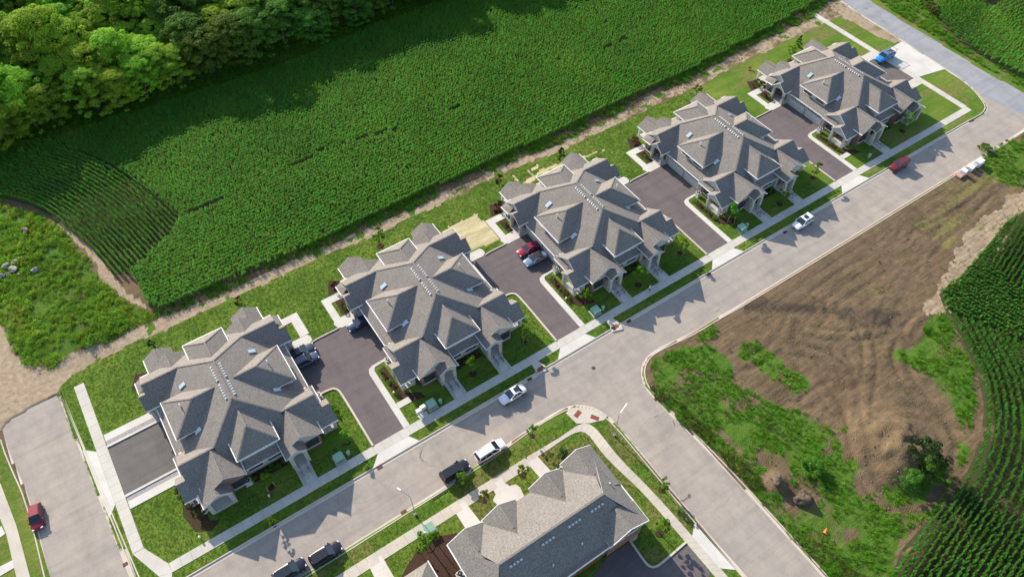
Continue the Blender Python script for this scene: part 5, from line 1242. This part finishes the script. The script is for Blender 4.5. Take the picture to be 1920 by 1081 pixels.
# shrub layer under the woodland edge
def scatter(name, pts, sources, rots, scl, label=None, z=None):
    """one mesh of points with instances of the source meshes (stuff)"""
    n = len(pts); idx = np.random.default_rng(n).integers(0, len(sources), n)
    me = bpy.data.meshes.new(name); me.vertices.add(n); me.vertices.foreach_set('co', np.asarray(pts, np.float32).ravel())
    for nm, ty, dat in (('rot', 'FLOAT_VECTOR', rots), ('scl', 'FLOAT', scl), ('idx', 'INT', idx)):
        at_ = me.attributes.new(nm, ty, 'POINT'); at_.data.foreach_set('vector' if ty == 'FLOAT_VECTOR' else 'value', np.asarray(dat, np.int32 if ty == 'INT' else np.float32).ravel())
    me.update()
    o = link(name, me); o['kind'] = 'stuff'
    coll = bpy.data.collections.new(name + '_parts')
    for i, s_ in enumerate(sources): coll.objects.link(bpy.data.objects.new(f'{name}_plant_{chr(97 + i)}', s_))
    g = bpy.data.node_groups.new(name, 'GeometryNodeTree'); g.interface.new_socket('Geometry', in_out='INPUT', socket_type='NodeSocketGeometry'); g.interface.new_socket('Geometry', in_out='OUTPUT', socket_type='NodeSocketGeometry')
    gi = g.nodes.new('NodeGroupInput'); go = g.nodes.new('NodeGroupOutput'); ip = g.nodes.new('GeometryNodeInstanceOnPoints'); ci = g.nodes.new('GeometryNodeCollectionInfo')
    ci.inputs['Collection'].default_value = coll; ci.inputs['Separate Children'].default_value = True; ci.inputs['Reset Children'].default_value = True
    ip.inputs['Pick Instance'].default_value = True
    def na(n_, ty):
        a_ = g.nodes.new('GeometryNodeInputNamedAttribute'); a_.data_type = ty; a_.inputs['Name'].default_value = n_; return a_.outputs['Attribute']
    g.links.new(gi.outputs[0], ip.inputs['Points']); g.links.new(ci.outputs[0], ip.inputs['Instance'])
    e2r = g.nodes.new('FunctionNodeEulerToRotation'); g.links.new(na('rot', 'FLOAT_VECTOR'), e2r.inputs[0]); g.links.new(e2r.outputs[0], ip.inputs['Rotation'])
    g.links.new(na('scl', 'FLOAT'), ip.inputs['Scale']); g.links.new(na('idx', 'INT'), ip.inputs['Instance Index']); g.links.new(ip.outputs[0], go.inputs[0])
    md = o.modifiers.new('plants', 'NODES'); md.node_group = g
    return o
def blade_mesh(name, n, h, r, w, mat, rs, curl=.5, seg=2):
    r__ = np.random.default_rng(rs); mb = MB()
    for i in range(n):
        a = r__.random() * 6.28; x0, y0 = r__.normal(0, r * .35, 2); hh = h * r__.uniform(.6, 1.1); out = r * r__.uniform(.5, 1.2)
        c_, s_ = math.cos(a), math.sin(a); px_ = [(0, 0)]; pts = []
        for k_ in range(seg + 1):
            t_ = k_ / seg; pts.append((x0 + c_ * out * t_ ** 1.3, y0 + s_ * out * t_ ** 1.3, hh * (t_ - curl * t_ * t_ * .55)))
        vs = []
        for k_, p in enumerate(pts):
            ww = w * (1 - .75 * k_ / seg); vs += [(p[0] - s_ * ww, p[1] + c_ * ww, p[2]), (p[0] + s_ * ww, p[1] - c_ * ww, p[2])]
        mb.add(vs, [(2 * k_, 2 * k_ + 1, 2 * k_ + 3, 2 * k_ + 2) for k_ in range(seg)])
    return mb.mesh(name, mat)
def corn_mesh(name, rs, mat='corn'):
    r__ = np.random.default_rng(rs); mb = MB(); mb.tube([(0, 0, 0), (0, 0, 1.8)], [.025, .012], 4, cap=False)
    a0 = r__.normal(0, .2)
    for i in range(11):
        a = a0 + (i % 2) * math.pi + r__.normal(0, .27); z0 = .95 + i * .085; L = r__.uniform(.36, .5) * (1 - .04 * i); c_, s_ = math.cos(a), math.sin(a); vs = []
        for k_ in range(4):
            t_ = k_ / 3; rr = L * t_; z = z0 + .22 * t_ - .48 * t_ * t_; ww = .08 * math.sin(math.pi * (0.18 + .8 * t_)) + .004
            vs += [(c_ * rr - s_ * ww, s_ * rr + c_ * ww, z), (c_ * rr + s_ * ww, s_ * rr - c_ * ww, z)]
        mb.add(vs, [(2 * k_, 2 * k_ + 1, 2 * k_ + 3, 2 * k_ + 2) for k_ in range(3)])
    return mb.mesh(name, M[mat])
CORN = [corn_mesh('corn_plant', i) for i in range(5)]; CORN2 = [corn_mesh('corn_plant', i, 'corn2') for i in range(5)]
def rows_parallel(poly, ang, sp=.84, step_=.27, gaps=()):
    P = np.array(poly); c0 = P.mean(0); ca, sa = math.cos(ang), math.sin(ang); R_ = np.array([[ca, -sa], [sa, ca]]); Q = (P - c0) @ R_
    u = np.arange(Q[:, 0].min(), Q[:, 0].max(), step_); v = np.arange(Q[:, 1].min(), Q[:, 1].max(), sp); U_, V_ = np.meshgrid(u, v)
    U_ = U_ + rng.uniform(-.07, .07, U_.shape); V_ = V_ + rng.normal(0, .02, V_.shape) + 1.2 * np.sin(U_ * .035)
    p = np.c_[U_.ravel(), V_.ravel()] @ R_.T + c0; p = np.c_[p, np.full(len(p), ang)]; return p[inpoly(poly, p[:, 0], p[:, 1])]
def rows_curve(curve, n, sp=.84, step_=.36, poly=None, start=0.0):
    out = []
    for i in range(n):
        q = resample(offset(curve, start + i * sp), step_); dq = np.gradient(q, axis=0); out.append(np.c_[q + rng.normal(0, .03, q.shape), np.arctan2(dq[:, 1], dq[:, 0])])
    p = np.vstack(out); return p[inpoly(poly, p[:, 0], p[:, 1])] if poly is not None else p
# main field
field = GP([(95, 262), (260, 215), (420, 165), (560, 118), (700, 55), (860, 0)]) + [(120, 150), (190, 120)] + GP([(1560, -10), (1505, 22), (1400, 80), (1250, 158), (1100, 229), (972, 283), (846, 341), (700, 407), (640, 435), (450, 522), (310, 583), (280, 575), (250, 512), (326, 440), (341, 405), (248, 330)])
w_edge = chaikin(GP([(-120, 372), (0, 370), (60, 385), (108, 412), (175, 468), (212, 515), (262, 560)]), 2)
headland = GP([(-120, 372), (0, 370), (60, 385), (108, 412), (175, 468), (212, 515), (252, 512), (322, 442), (338, 408), (245, 330), (95, 265), (-120, 300)])
left_curve = resample(w_edge, 1.0)
p1 = rows_parallel(field, 0.0)
p2 = rows_curve(left_curve, 56, poly=headland, start=.4) if True else None
p3 = rows_parallel(GP([(-150, 385), (-150, 270), (0, 262), (95, 262), (0, 330)]), 0.5)
pts = np.vstack([p1, p2])
# bare lanes between the seed blocks
lanes = [((596, 290), (742, 248)), ((845, 216), (962, 164)), ((1035, 125), (1105, 96)), ((545, 322), (585, 300)), ((258, 500), (322, 428)), ((335, 412), (430, 372)), ((1110, 105), (1240, 50))]
keep = np.ones(len(pts), bool)
for a, b in lanes:
    A_, B_ = G(*a), G(*b); keep &= dist_poly([A_, B_], pts[:, 0], pts[:, 1], False) > -.12 + .75 * fbm(pts[:, 0], pts[:, 1], 4, 2, 8)
pts = pts[keep & (rng.random(len(pts)) > .04)]
def corn_obj(name, p, hs=1.0, src=None):
    n = len(p); sc_ = rng.uniform(.92, 1.08, n) * (.92 + .18 * fbm(p[:, 0], p[:, 1], 12, 3, 40)) * hs
    rot = np.c_[rng.normal(0, .07, n), rng.normal(0, .07, n), p[:, 2] + rng.normal(0, .10, n) + np.pi * rng.integers(0, 2, n)]; p = p[:, :2]
    return scatter(name, np.c_[p, np.maximum(ground_zv(p[:, 0], p[:, 1]), .05)], src or CORN, rot, sc_)
corn_obj('corn', pts, .86)
flat('soil', field, .14, M['soil']); flat('soil', headland, .135, M['soil'])
# right hand field
b_edge = chaikin(GP([(1760, 552), (1775, 590), (1800, 640), (1832, 700), (1845, 760), (1840, 820), (1815, 880), (1775, 940), (1730, 985), (1690, 1030), (1660, 1110)]), 2)
rf_poly = GP([(1760, 552), (1775, 590), (1800, 640), (1832, 700), (1845, 760), (1840, 820), (1815, 880), (1775, 940), (1730, 985), (1690, 1030), (1660, 1110)]) + [(62, -30), (150, -30), (165, 20), (150, 34)] + GP([(1925, 392), (1880, 425), (1835, 482), (1800, 520)])
ce = resample(b_edge, 1.0)
q = rows_curve(ce, 46, 1.15, poly=rf_poly, start=.5)
P_up = GP([(1735, 555), (1800, 500), (1850, 455), (1925, 380), (2080, 380), (2080, 760), (1980, 690), (1900, 640), (1840, 615), (1775, 590)]); P_low = GP([(1690, 1040), (1745, 960), (1800, 900), (1850, 960), (1950, 1010), (2000, 1200), (1600, 1200)])
q = q[~inpoly(P_up, q[:, 0], q[:, 1]) & ~inpoly(P_low, q[:, 0], q[:, 1])]
q2 = rows_parallel(P_up, math.radians(100)); q2 = q2[inpoly(rf_poly, q2[:, 0], q2[:, 1])]
P_up2 = GP([(1925, 380), (2080, 380), (2080, 660), (1925, 560), (1840, 500)]); m2 = inpoly(P_up2, q2[:, 0], q2[:, 1]); q3 = rows_parallel(P_up2, math.radians(12)); q3 = q3[inpoly(rf_poly, q3[:, 0], q3[:, 1])]
q4 = rows_parallel(P_low, math.radians(8)); q4 = q4[inpoly(rf_poly, q4[:, 0], q4[:, 1])]
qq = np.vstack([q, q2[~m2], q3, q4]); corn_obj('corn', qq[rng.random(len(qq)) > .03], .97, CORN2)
flat('soil', rf_poly, .16, M['soil'])
# upper right field with curved headland rows
ne_poly = GP([(1765, -30), (1752, 20), (1760, 45), (1790, 75), (1850, 112), (1925, 152)]) + [(240, 62), (240, 110), (200, 120)]
cc = G(1850, 15)
arc_ = [(cc[0] + 60, cc[1] - 9)] + [(cc[0] + 9 * math.cos(a) , cc[1] + 9 * math.sin(a)) for a in np.radians(np.arange(-90, -271, -12))] + [(cc[0] + 60, cc[1] + 9)]
arc_ = resample(arc_[::-1], 1.0)
outp = []
for i in range(-9, 40):
    o_ = 9 + i * 1.05
    if o_ < 1.0: continue
    pl_ = [(cc[0] + 60, cc[1] - o_)] + [(cc[0] + o_ * math.cos(a), cc[1] + o_ * math.sin(a)) for a in np.radians(np.arange(-90, -271, -6))] + [(cc[0] + 60, cc[1] + o_)]
    q_ = resample(pl_, .4); dq = np.gradient(q_, axis=0); outp.append(np.c_[q_, np.arctan2(dq[:, 1], dq[:, 0])])
p = np.vstack(outp); p = p[inpoly(ne_poly, p[:, 0], p[:, 1])]; corn_obj('corn', p)
flat('soil', ne_poly, .14, M['soil'])

# weeds
WD = [blade_mesh('weed', 24, .42, .36, .03, M['weed'], i, .4) for i in range(4)] + [leaves_mesh('weed', [(0, 0, .15), (.2, .1, .2)], [.26, .2], [26, 18], .06, M['weed'], rs=50 + i) for i in range(1)]
WO = [blade_mesh('weed', 22, .6, .34, .03, M['weedD'], 20 + i, .3) for i in range(3)]
def area_points(poly, dens, wob=.6, noise_sc=4, thr_=.0, seed=0, holes=()):
    P = np.array(poly); a0, a1 = P.min(0), P.max(0); n = int((a1[0] - a0[0]) * (a1[1] - a0[1]) * dens)
    r__ = np.random.default_rng(seed); x = r__.uniform(a0[0], a1[0], n); y = r__.uniform(a0[1], a1[1], n)
    m_ = wobble(poly, x, y, wob, 3) & (fbm(x, y, noise_sc, 3, seed + 1) > thr_)
    for h_ in holes: m_ &= ~wobble(h_, x, y, .6, 2)
    return np.c_[x[m_], y[m_]]
def put_weeds(name, p, src, s0, s1, seed=1, big=None):
    n = len(p); r__ = np.random.default_rng(seed); sc_ = r__.uniform(s0, s1, n) * (.6 + .9 * fbm(p[:, 0], p[:, 1], 4, 3, 33))
    scatter(name, np.c_[p, ground_zv(p[:, 0], p[:, 1]) - .02], src, np.c_[np.zeros(n), np.zeros(n), r__.uniform(0, 6.28, n)], sc_)
ww = [area_points(P_weedW, 5.0, 1, 3, .36, 1, [P_path])]
for i, Pn in enumerate(GREENS): ww.append(area_points(Pn, 5.0, 1.0, 2.5, .40, 10 + i, HOLES))
WY = [blade_mesh('weed', 24, .42, .36, .03, M['weedY'], 30 + i, .4) for i in range(3)] + [leaves_mesh('weed', [(0, 0, .2), (.25, .1, .3), (-.2, .15, .2)], [.3, .24, .2], [30, 22, 18], .06, M['weedY'], rs=60 + i) for i in range(2)]
put_weeds('weeds', ww[0][rng.random(len(ww[0])) < .8], WY, .6, 1.8, 4); put_weeds('weeds', np.vstack(ww[1:]), WD, .45, 1.15, 3)
P_fringe = GP(TR_UP[4:] + [(1520, 10), (1400, 74), (1250, 152), (1100, 222), (972, 276), (846, 334), (700, 400), (640, 428), (450, 515), (300, 575)])
wf = [area_points(P_fringe, 6, .5, 3, .42, 40), area_points(GP(c7_ := [c7(940, 0), c7(1120, 120), c7(1310, 235), c7(1460, 330), c7(1710, 480), (1925, 166), (1925, 150), (1850, 114), (1800, 82), (1760, 50), (1745, 0)]), 4, .4, 3, .33, 41),
      area_points([(-60, 152), (120, 150), (118, 160), (-60, 162)], 5, .8, 3, .2, 42)]
put_weeds('weeds', np.vstack(wf), WD, .6, 1.5, 5)
# olive scrub beside the kerbs of the vacant lot and the grass strips near the brick house
edge_s = L5([(35, 340), (70, 400), (300, 600), (470, 790), (720, 1070), (900, 1090), (760, 1000), (600, 860), (560, 830), (470, 700), (330, 560), (220, 460), (120, 380)])
wo2 = [area_points(edge_s, 6, .7, 2.5, .38, 50)]
strips = [GP([c6(640, 150), c6(850, 50), c6(915, 100), c6(700, 190), c6(500, 300), c6(200, 470), c6(0, 600), c6(-400, 830), c6(-700, 1000), c6(-800, 1000), c6(-400, 770), c6(0, 560), c6(300, 370)]),
          GP([c6(995, 112), c6(1060, 90), c6(1130, 150), c6(1600, 700), c6(1590, 770), c6(1300, 440)])]
put_weeds('weeds', wo2[0], WO + WD[:1], .5, 1.1, 6)

import bmesh as _bm
CL = []
for i in range(3):
    b_ = _bm.new(); _bm.ops.create_icosphere(b_, subdivisions=1, radius=1); r__ = np.random.default_rng(i)
    for v in b_.verts: v.co *= float(r__.uniform(.6, 1.25)); v.co.z *= .6
    me_ = bpy.data.meshes.new('clod'); b_.to_mesh(me_); b_.free(); me_.materials.append(M['clod']); CL.append(me_)
cp = area_points(P_lot, 3.2, .1, 5, .42, 91); j_ = np.clip(np.round((cp[:, 1] - gy[0]) / step).astype(int), 0, ny - 1); i_ = np.clip(np.round((cp[:, 0] - gx[0]) / step).astype(int), 0, nx - 1)
cp = cp[(A['weed'][j_, i_] < .3) & (dist_poly(ks2, cp[:, 0], cp[:, 1], False) > .8) & ~inpoly(rf_poly, cp[:, 0], cp[:, 1])]; n = len(cp); r__ = np.random.default_rng(2)
scatter('clods', np.c_[cp, ground_zv(cp[:, 0], cp[:, 1])], CL, np.c_[np.zeros(n), np.zeros(n), r__.uniform(0, 6, n)], .03 + .13 * r__.random(n) ** 3)
wp = cp[r__.random(n) < .05]; put_weeds('weeds', wp + .2, WD, .3, .7, 9)
# grass tufts give the lawns their nap
GT = [blade_mesh('grass_tuft', 12, .09, .14, .013, M['grass'], 70 + i, .6, 1) for i in range(3)]
lawnP = [p_ for p_ in (P_lawnN,)]
def lawn_pts(n, seed, reg, x0, x1, y0, y1):
    r__ = np.random.default_rng(seed); x = r__.uniform(x0, x1, n); y = r__.uniform(y0, y1, n); i = np.clip(np.round((x - gx[0]) / step).astype(int), 0, nx - 1); j = np.clip(np.round((y - gy[0]) / step).astype(int), 0, ny - 1)
    m_ = (A['lawn'][j, i] > .5) & (Z[j, i] > 0) & reg(x, y) & (dist_poly(kn, x, y, False) > .3) & (dist_poly(ks1, x, y, False) > .4); return np.c_[x[m_], y[m_]]
hard = [(min(p_[0] for p_ in [v.co[:] for v in o.data.vertices]), 0) for o in []]
gp = np.vstack([lawn_pts(90000, 1, lambda x, y: y > NY, -30, 110, 51, 96), lawn_pts(30000, 2, lambda x, y: y < SY, -25, 46, 8, 42)])
# keep tufts off everything paved
paved = []
for o in bpy.data.objects:
    if o.type == 'MESH' and o.name.split('.')[0] in ('footpath', 'driveway', 'entry_path', 'driveway_apron', 'mulch_bed', 'gravel', 'parking_pad'):
        me_ = o.data; kz = max(v.co.z for v in me_.vertices); loop = [tuple(v.co[:2]) for v in me_.vertices if abs(v.co.z - kz) < 1e-4]; paved.append(loop)
mask = np.ones(len(gp), bool)
for lp in paved:
    P = np.array(lp); a0, a1 = P.min(0) - .1, P.max(0) + .1
    near = (gp[:, 0] > a0[0]) & (gp[:, 0] < a1[0]) & (gp[:, 1] > a0[1]) & (gp[:, 1] < a1[1]) & mask
    ii = np.where(near)[0]
    if len(ii): mask[ii[inpoly(lp, gp[ii, 0], gp[ii, 1]) | (dist_poly(lp, gp[ii, 0], gp[ii, 1]) < .12)]] = False
for x0, x1, y0, y1 in [(x_w0, x_e1, VC - 19.5, VC - 17.8), (30.6 + TB[0] - 21.1, 30.6 + TB[0] - 19.35, VC - 14, VC + 18.6), (-36, xs_end, SYs - 1.75, SYs + .1)] + [(u - 12, u + 12, VC - 15, VC + 15) for u in UC]:
    mask &= ~((gp[:, 0] > x0) & (gp[:, 0] < x1) & (gp[:, 1] > y0) & (gp[:, 1] < y1))
band = [tuple(v) for v in pa] + [tuple(v) for v in pb[::-1]]; mask &= ~inpoly(band, gp[:, 0], gp[:, 1])
gp = gp[mask]; n = len(gp)
scatter('grass', np.c_[gp, ground_zv(gp[:, 0], gp[:, 1])], GT, np.c_[np.zeros(n), np.zeros(n), rng.uniform(0, 6.28, n)], rng.uniform(.7, 1.5, n))

# young trees, shrubs, conifers --------------------------------------------
def crown_small(rs, R, hz, cz, mat, size, n=14, per=60, fl=.35):
    r__ = np.random.default_rng(rs); c, rad = crown_clumps(r__, R, hz, n, cz); c.append((0, 0, cz)); rad.append(R * .6); return leaves_mesh('crown', c, rad, [per] * len(c), size, mat, fl, rs)
YT = [(crown_small(200 + i, .75, 1.1, 2.1, M['leafY'], .10), trunk_mesh('trunk', 2.6, .05, 5, .7, i, 2)) for i in range(3)]
YD = [(crown_small(210 + i, .9, 1.3, 2.2, M['weed'], .11), trunk_mesh('trunk', 2.8, .05, 5, .8, i + 5, 2)) for i in range(2)]
def staked(px, kind, s, label, stakes=True, group='young trees on the lawns'):
    x, y = G(*px, .1); cr, tr = (YT + YD)[kind]
    root = put_tree('young_tree', x, y, .1, cr, tr, s, rng.uniform(0, 6.28), label, 'tree', group)
    if stakes:
        for a in (0, 2.1, 4.2):
            b = MB(); b.beam((.6 * math.cos(a), .6 * math.sin(a), 0), (.5 * math.cos(a), .5 * math.sin(a), 1.3), .05, .05); b.build('stake', M['lumber'], root)
    b = MB(); b.tube([(0, 0, .0), (0, 0, .06)], [.5, .4], 14); b.build('mulch_ring', M['mulch'], root)
for px, kd, s, l in [((508, 913), 0, 1.2, 'young staked tree on the front lawn of the leftmost house'), ((652, 829), 3, .95, 'young tree in a mulch ring near the pedestal of the leftmost house'), ((887, 701), 3, 1.3, 'young tree between the front paths of the second house'),
                     ((983, 640), 3, 1.1, 'young staked tree on the east lawn of the second house'), ((1197, 534), 4, 1.35, 'young tree between the front paths of the middle house'), ((1097.5, 566), 4, 1.0, 'small leafy tree at the west corner lawn of the middle house'), ((1275, 474), 3, 1.1, 'thin young tree on the east lawn of the middle house'),
                     ((1462, 383), 1, 1.3, 'yellow-green young tree between the front paths of the fourth house'), ((1369, 415), 3, 1.3, 'thin staked tree by the west corner of the fourth house'), ((1524, 333), 3, 1.1, 'thin young tree on the east lawn of the fourth house'), ((1692, 246), 4, 1.3, 'young tree on the front lawn of the rightmost house'),
                     ((1481, 114), 2, 1.5, 'yellow-green tree behind the rightmost house'), ((1303, 190), 2, 1.3, 'yellow-green tree behind the fourth house'), ((713, 461), 2, 1.5, 'pale yellow-green tree behind the second house'),
                     ((1241, 918), 1, 1.1, 'yellow-green tree on the kerb strip east of the brick house'), ((1236, 999), 1, 1.3, 'bright young tree on the side lawn of the brick house'), ((998, 817), 3, .9, 'thin sapling on the kerb strip before the brick house'), ((980, 892), 0, 1.0, 'yellow-green tree between two front paths of the brick house'),
                     ((908, 938), 0, .95, 'yellow-green tree on the lawn left of the widest front path'), ((806, 1026), 2, 1.7, 'bright yellow tree beside the transformer box by the brick house'), ((788, 1036), 1, .7, 'small orange-tinged tree in the mulch by the brick house'), ((514, 983), 0, .8, 'small leafy sapling on the grass strip below the leftmost house')]:
    staked(px, kd, s, l, stakes=l.find('stak') >= 0)
SB = {n_: crown_small(300 + i, .85, .8, .45, M[mt], sz_, 12, 90) for i, (n_, mt, sz_) in enumerate((('green', 'weed', .09), ('dark', 'leafD', .08), ('red', 'leafR', .08), ('olive', 'weedD', .08)))}
SB['bush'] = crown_small(350, 1.0, .85, .55, M['leafD'], .045, 26, 200); SB['round'] = crown_small(351, .95, .8, .6, M['leafB'], .05, 26, 200); SB['bushg'] = crown_small(352, 1.0, .7, .5, M['leafB'], .05, 24, 180)
stem = MB(); stem.tube([(0, 0, -.05), (0, 0, .5)], [.05, .02], 5); stem = stem.mesh('trunk', M['bark'])
def shrub(px, k_, s, label, group=None, sz=None, z=None, name='shrub', cat='shrub'):
    x, y = G(*px, .1) if z is None else px; return put_tree(name, x, y, ground_z(x, y) if z is None else z, SB[k_], stem, s, rng.uniform(0, 6.28), label, cat, group, sz=sz)
for px, k_, s, l, sz in [((866, 903), 'round', 1.05, 'round green shrub beside the black car before the brick house', 1.3), ((1061, 853), 'dark', 1.1, 'dark round shrub against the north corner of the brick house', 1.2), ((1521, 880), 'round', 1.6, 'large round green shrub alone in the weeds of the vacant lot', 1.4),
                         ((1722, 872), 'bush', 2.6, 'big dark bush on the side of the dirt mound', 2.6), ((1735, 890), 'bushg', 2.2, 'leafy bush at the foot of the dirt mound', 2.2), ((1700, 905), 'bushg', 1.7, 'low bush below the dirt mound', 1.4),
                         ((290, 652), 'dark', .7, 'small dark conifer behind the leftmost house', 1.7), ((1052, 298), 'dark', .8, 'small dark conifer behind the middle house', 2.2), ((1497, 88), 'dark', .8, 'small dark conifer behind the rightmost house', 2.2),
                         ((448, 566), 'red', .7, 'bare reddish shrub behind the leftmost house', 1.0), ((936, 342), 'red', .8, 'tall reddish shrub at the northwest corner of the middle house', 1.6), ((936, 392), 'red', 1.3, 'dark red shrub beside the porch of the middle house', 1.2), ((630, 538), 'red', 1.1, 'dark red shrub beside the porch of the second house', 1.0),
                         ((1418, 161), 'olive', 1.3, 'dark shrub by the porch of the rightmost house', 1.2), ((1192, 268), 'red', 1.2, 'dark red shrub by the porch of the fourth house', 1.0), ((1406, 131), 'red', .5, 'small brown shrub on the lawn northwest of the rightmost house', .5), ((945, 388), 'olive', 1.0, 'green shrub next to the dark red shrub of the middle house', 1.0), ((1428, 163), 'dark', .9, 'dark green shrub closest to the porch of the rightmost house', 1.0),
                         ((376, 963), 'olive', 1.0, 'tan shrub at the corner bed of the leftmost house', .9), ((362, 948), 'olive', .8, 'tan shrub in the middle of the corner bed of the leftmost house', .8), ((348, 932), 'green', 1.0, 'bright green shrub in the corner bed of the leftmost house', .9), ((338, 918), 'olive', .9, 'brownish shrub nearest the porch of the leftmost house', .9),
                         ((1745, 25), 'olive', 2.4, 'brownish bush at the edge of the far corn field', 1.5), ((1737, 12), 'olive', 2.0, 'olive bush behind the brownish one at the far corn field', 1.4), ((1845, 342 - 60), 'bushg', 1.6, 'green bush beside the wrapped pallets', 1.2)]:
    shrub(px, k_, s, l, sz=sz)
# planting beds beside the houses
for i, t in enumerate(TB):
    bd = LW(t, [(-13.2, -6.2), (-11.9, -6.0), (-11.7, -12.3), (-9.5, -13.6), (-9.0, -15.0), (-12.2, -14.2), (-13.2, -12)]) if i else LW(t, [(-12.4, -9.4), (-10.3, -8.6), (-10.3, -15.2), (-9.0, -15.9), (-10.5, -16.8), (-12.6, -15.6), (-13.3, -12.4)])
    flat('mulch_bed', bd, .14, M['mulch'], kind='stuff')
    if i: flat('mulch_bed', LW(t, [(-11.75, 7.15), (-13.0, 7.15), (-13.0, 10.65), (-11.4, 10.65)]), .14, M['mulch'], kind='stuff')
    flat('mulch_bed', LW(t, [(-2.6, -13.4), (2.6, -13.4), (2.6, -11.8), (-2.6, -11.8)]), .14, M['mulch'], kind='stuff')
    flat('mulch_bed', LW(t, [(-13.4, 12.6), (-10.8, 12.4), (-9.8, 14.5), (-12, 15.4)]), .14, M['mulch'], kind='stuff')
    r__ = np.random.default_rng(800 + i); spots = []
    if i: spots += [(-12.6 + r__.uniform(-.3, .3), -6.8 - j * .85, ('green', 'olive', 'red')[j % 3]) for j in range(7)] + [(-12.4 + .3 * (j % 2), 7.6 + j * .7, ('red', 'olive', 'green')[(j + i) % 3]) for j in range(4)]
    spots += [(-2.3 + j * .9, -12.7 + r__.uniform(-.3, .3), 'green') for j in range(6)]
    spots += [(15.0 - .9 - 1.6, -8.5 - j * .9, 'green') for j in range(3)] if i < 4 else []
    cn = {}
    for u, v, k_ in spots:
        bed = 'strip' if v < -6 and u < -10 else ('entry' if v > 5 else ('front window' if u < 5 else 'east side')); cn[bed] = cn.get(bed, 0) + 1
        s = r__.uniform(.3, .6); shrub((30.6 + t + u, VC + v), k_, s, f'small {dict(green="green", olive="olive", red="dark red")[k_]} shrub, {ORDN[cn[bed] - 1]} plant of the {bed} bed of the {ORD[i]} grey-roofed house', f'bed shrubs of the {ORD[i]} house', z=.14, sz=s * .9)
# boulders
def boulder(px, r, label, mat='rock', group=None, seed=0):
    import bmesh
    bm = bmesh.new(); bmesh.ops.create_icosphere(bm, subdivisions=3, radius=1); r__ = np.random.default_rng(seed); o3 = r__.uniform(0, 50, 3)
    from mathutils import noise as mn
    for v in bm.verts:
        d = v.co.normalized(); f = .78 + .5 * mn.noise(d * 1.1 + Vector(o3)) + .16 * mn.noise(d * 3.5 + Vector(o3)); v.co = Vector((d.x * f * r, d.y * f * r * .85, d.z * f * r * .7))
    me = bpy.data.meshes.new('boulder'); bm.to_mesh(me); bm.free(); me.materials.append(M[mat]); x, y = G(*px, .3); o = link('boulder', me); o.location = (x, y, ground_z(x, y) + r * .3); o.rotation_euler = (0, 0, seed); tag(o, label, 'boulder', group)
gb = 'boulders heaped at the left edge'
boulder((47, 433), 1.0, 'large brown boulder alone above the stone heap', 'rockred', None, 1); boulder((65.6, 506), .8, 'pale grey boulder right of the stone heap', 'rock', None, 2)
for i, (px, r) in enumerate([((28, 492), 1.0), ((11, 500), 1.2), ((38, 485), .7), ((25, 506), 1.3), ((4, 518), 1.1), ((14, 514), .7), ((35, 514), .6)]): boulder(px, r * .75, ['pale angular boulder on top of the heap', 'grey boulder on the upper left of the heap', 'small whitish boulder at the tip of the heap', 'wide tan boulder in the middle of the heap', 'pale boulder at the left picture edge of the heap', 'small boulder squeezed low in the heap', 'smallest boulder at the right foot of the heap'][i], 'rock', gb, 5 + i)
boulder((65, 601), .35, 'small white stone in the weeds below the heap', 'rock', None, 20); boulder((1507, 935), 1.5, 'dark brown heap of soil in the vacant lot', 'bark', None, 31); boulder((1452, 903), 1.2, 'grey brown soil heap near the side street', 'heap', None, 32)

# ------------------------------------------------------------------ tyre marks and patches on the street
k = NT('tyre_rubber_mark', 0.9, 0.2); co = k.coord(); k.color((0.262, 0.24, 0.218)); M['mark'] = k.m
mb = MB(); r__ = np.random.default_rng(4)
for (px, py), rr in (((690, 905), 3.2), ((835, 838), 2.4), ((1120, 640), 3.4), ((1235, 800), 2.2), ((1050, 730), 4.2), ((1330, 560), 2.6)):
    cx, cy = G(px, py, 0)
    for q in range(3):
        a0 = r__.uniform(0, 6.28); n_ = int(r__.integers(12, 26)); r2 = rr * r__.uniform(.7, 1.15); ox, oy = r__.normal(0, .5, 2)
        sweep(mb, [(cx + ox + r2 * 1.5 * math.cos(a0 + i * .17), cy + oy + r2 * math.sin(a0 + i * .17)) for i in range(n_)], [(-.05, .006), (.05, .006)])
tag(mb.build('tyre_mark', M['mark']), kind='stuff')
mb = MB()
for x in np.arange(-15, 150, 11.0):
    mb.box(x - .025, x + .025, SY + .55, NY - .55, .001, .005)
tag(mb.build('road_joint', M['mark']), kind='stuff')
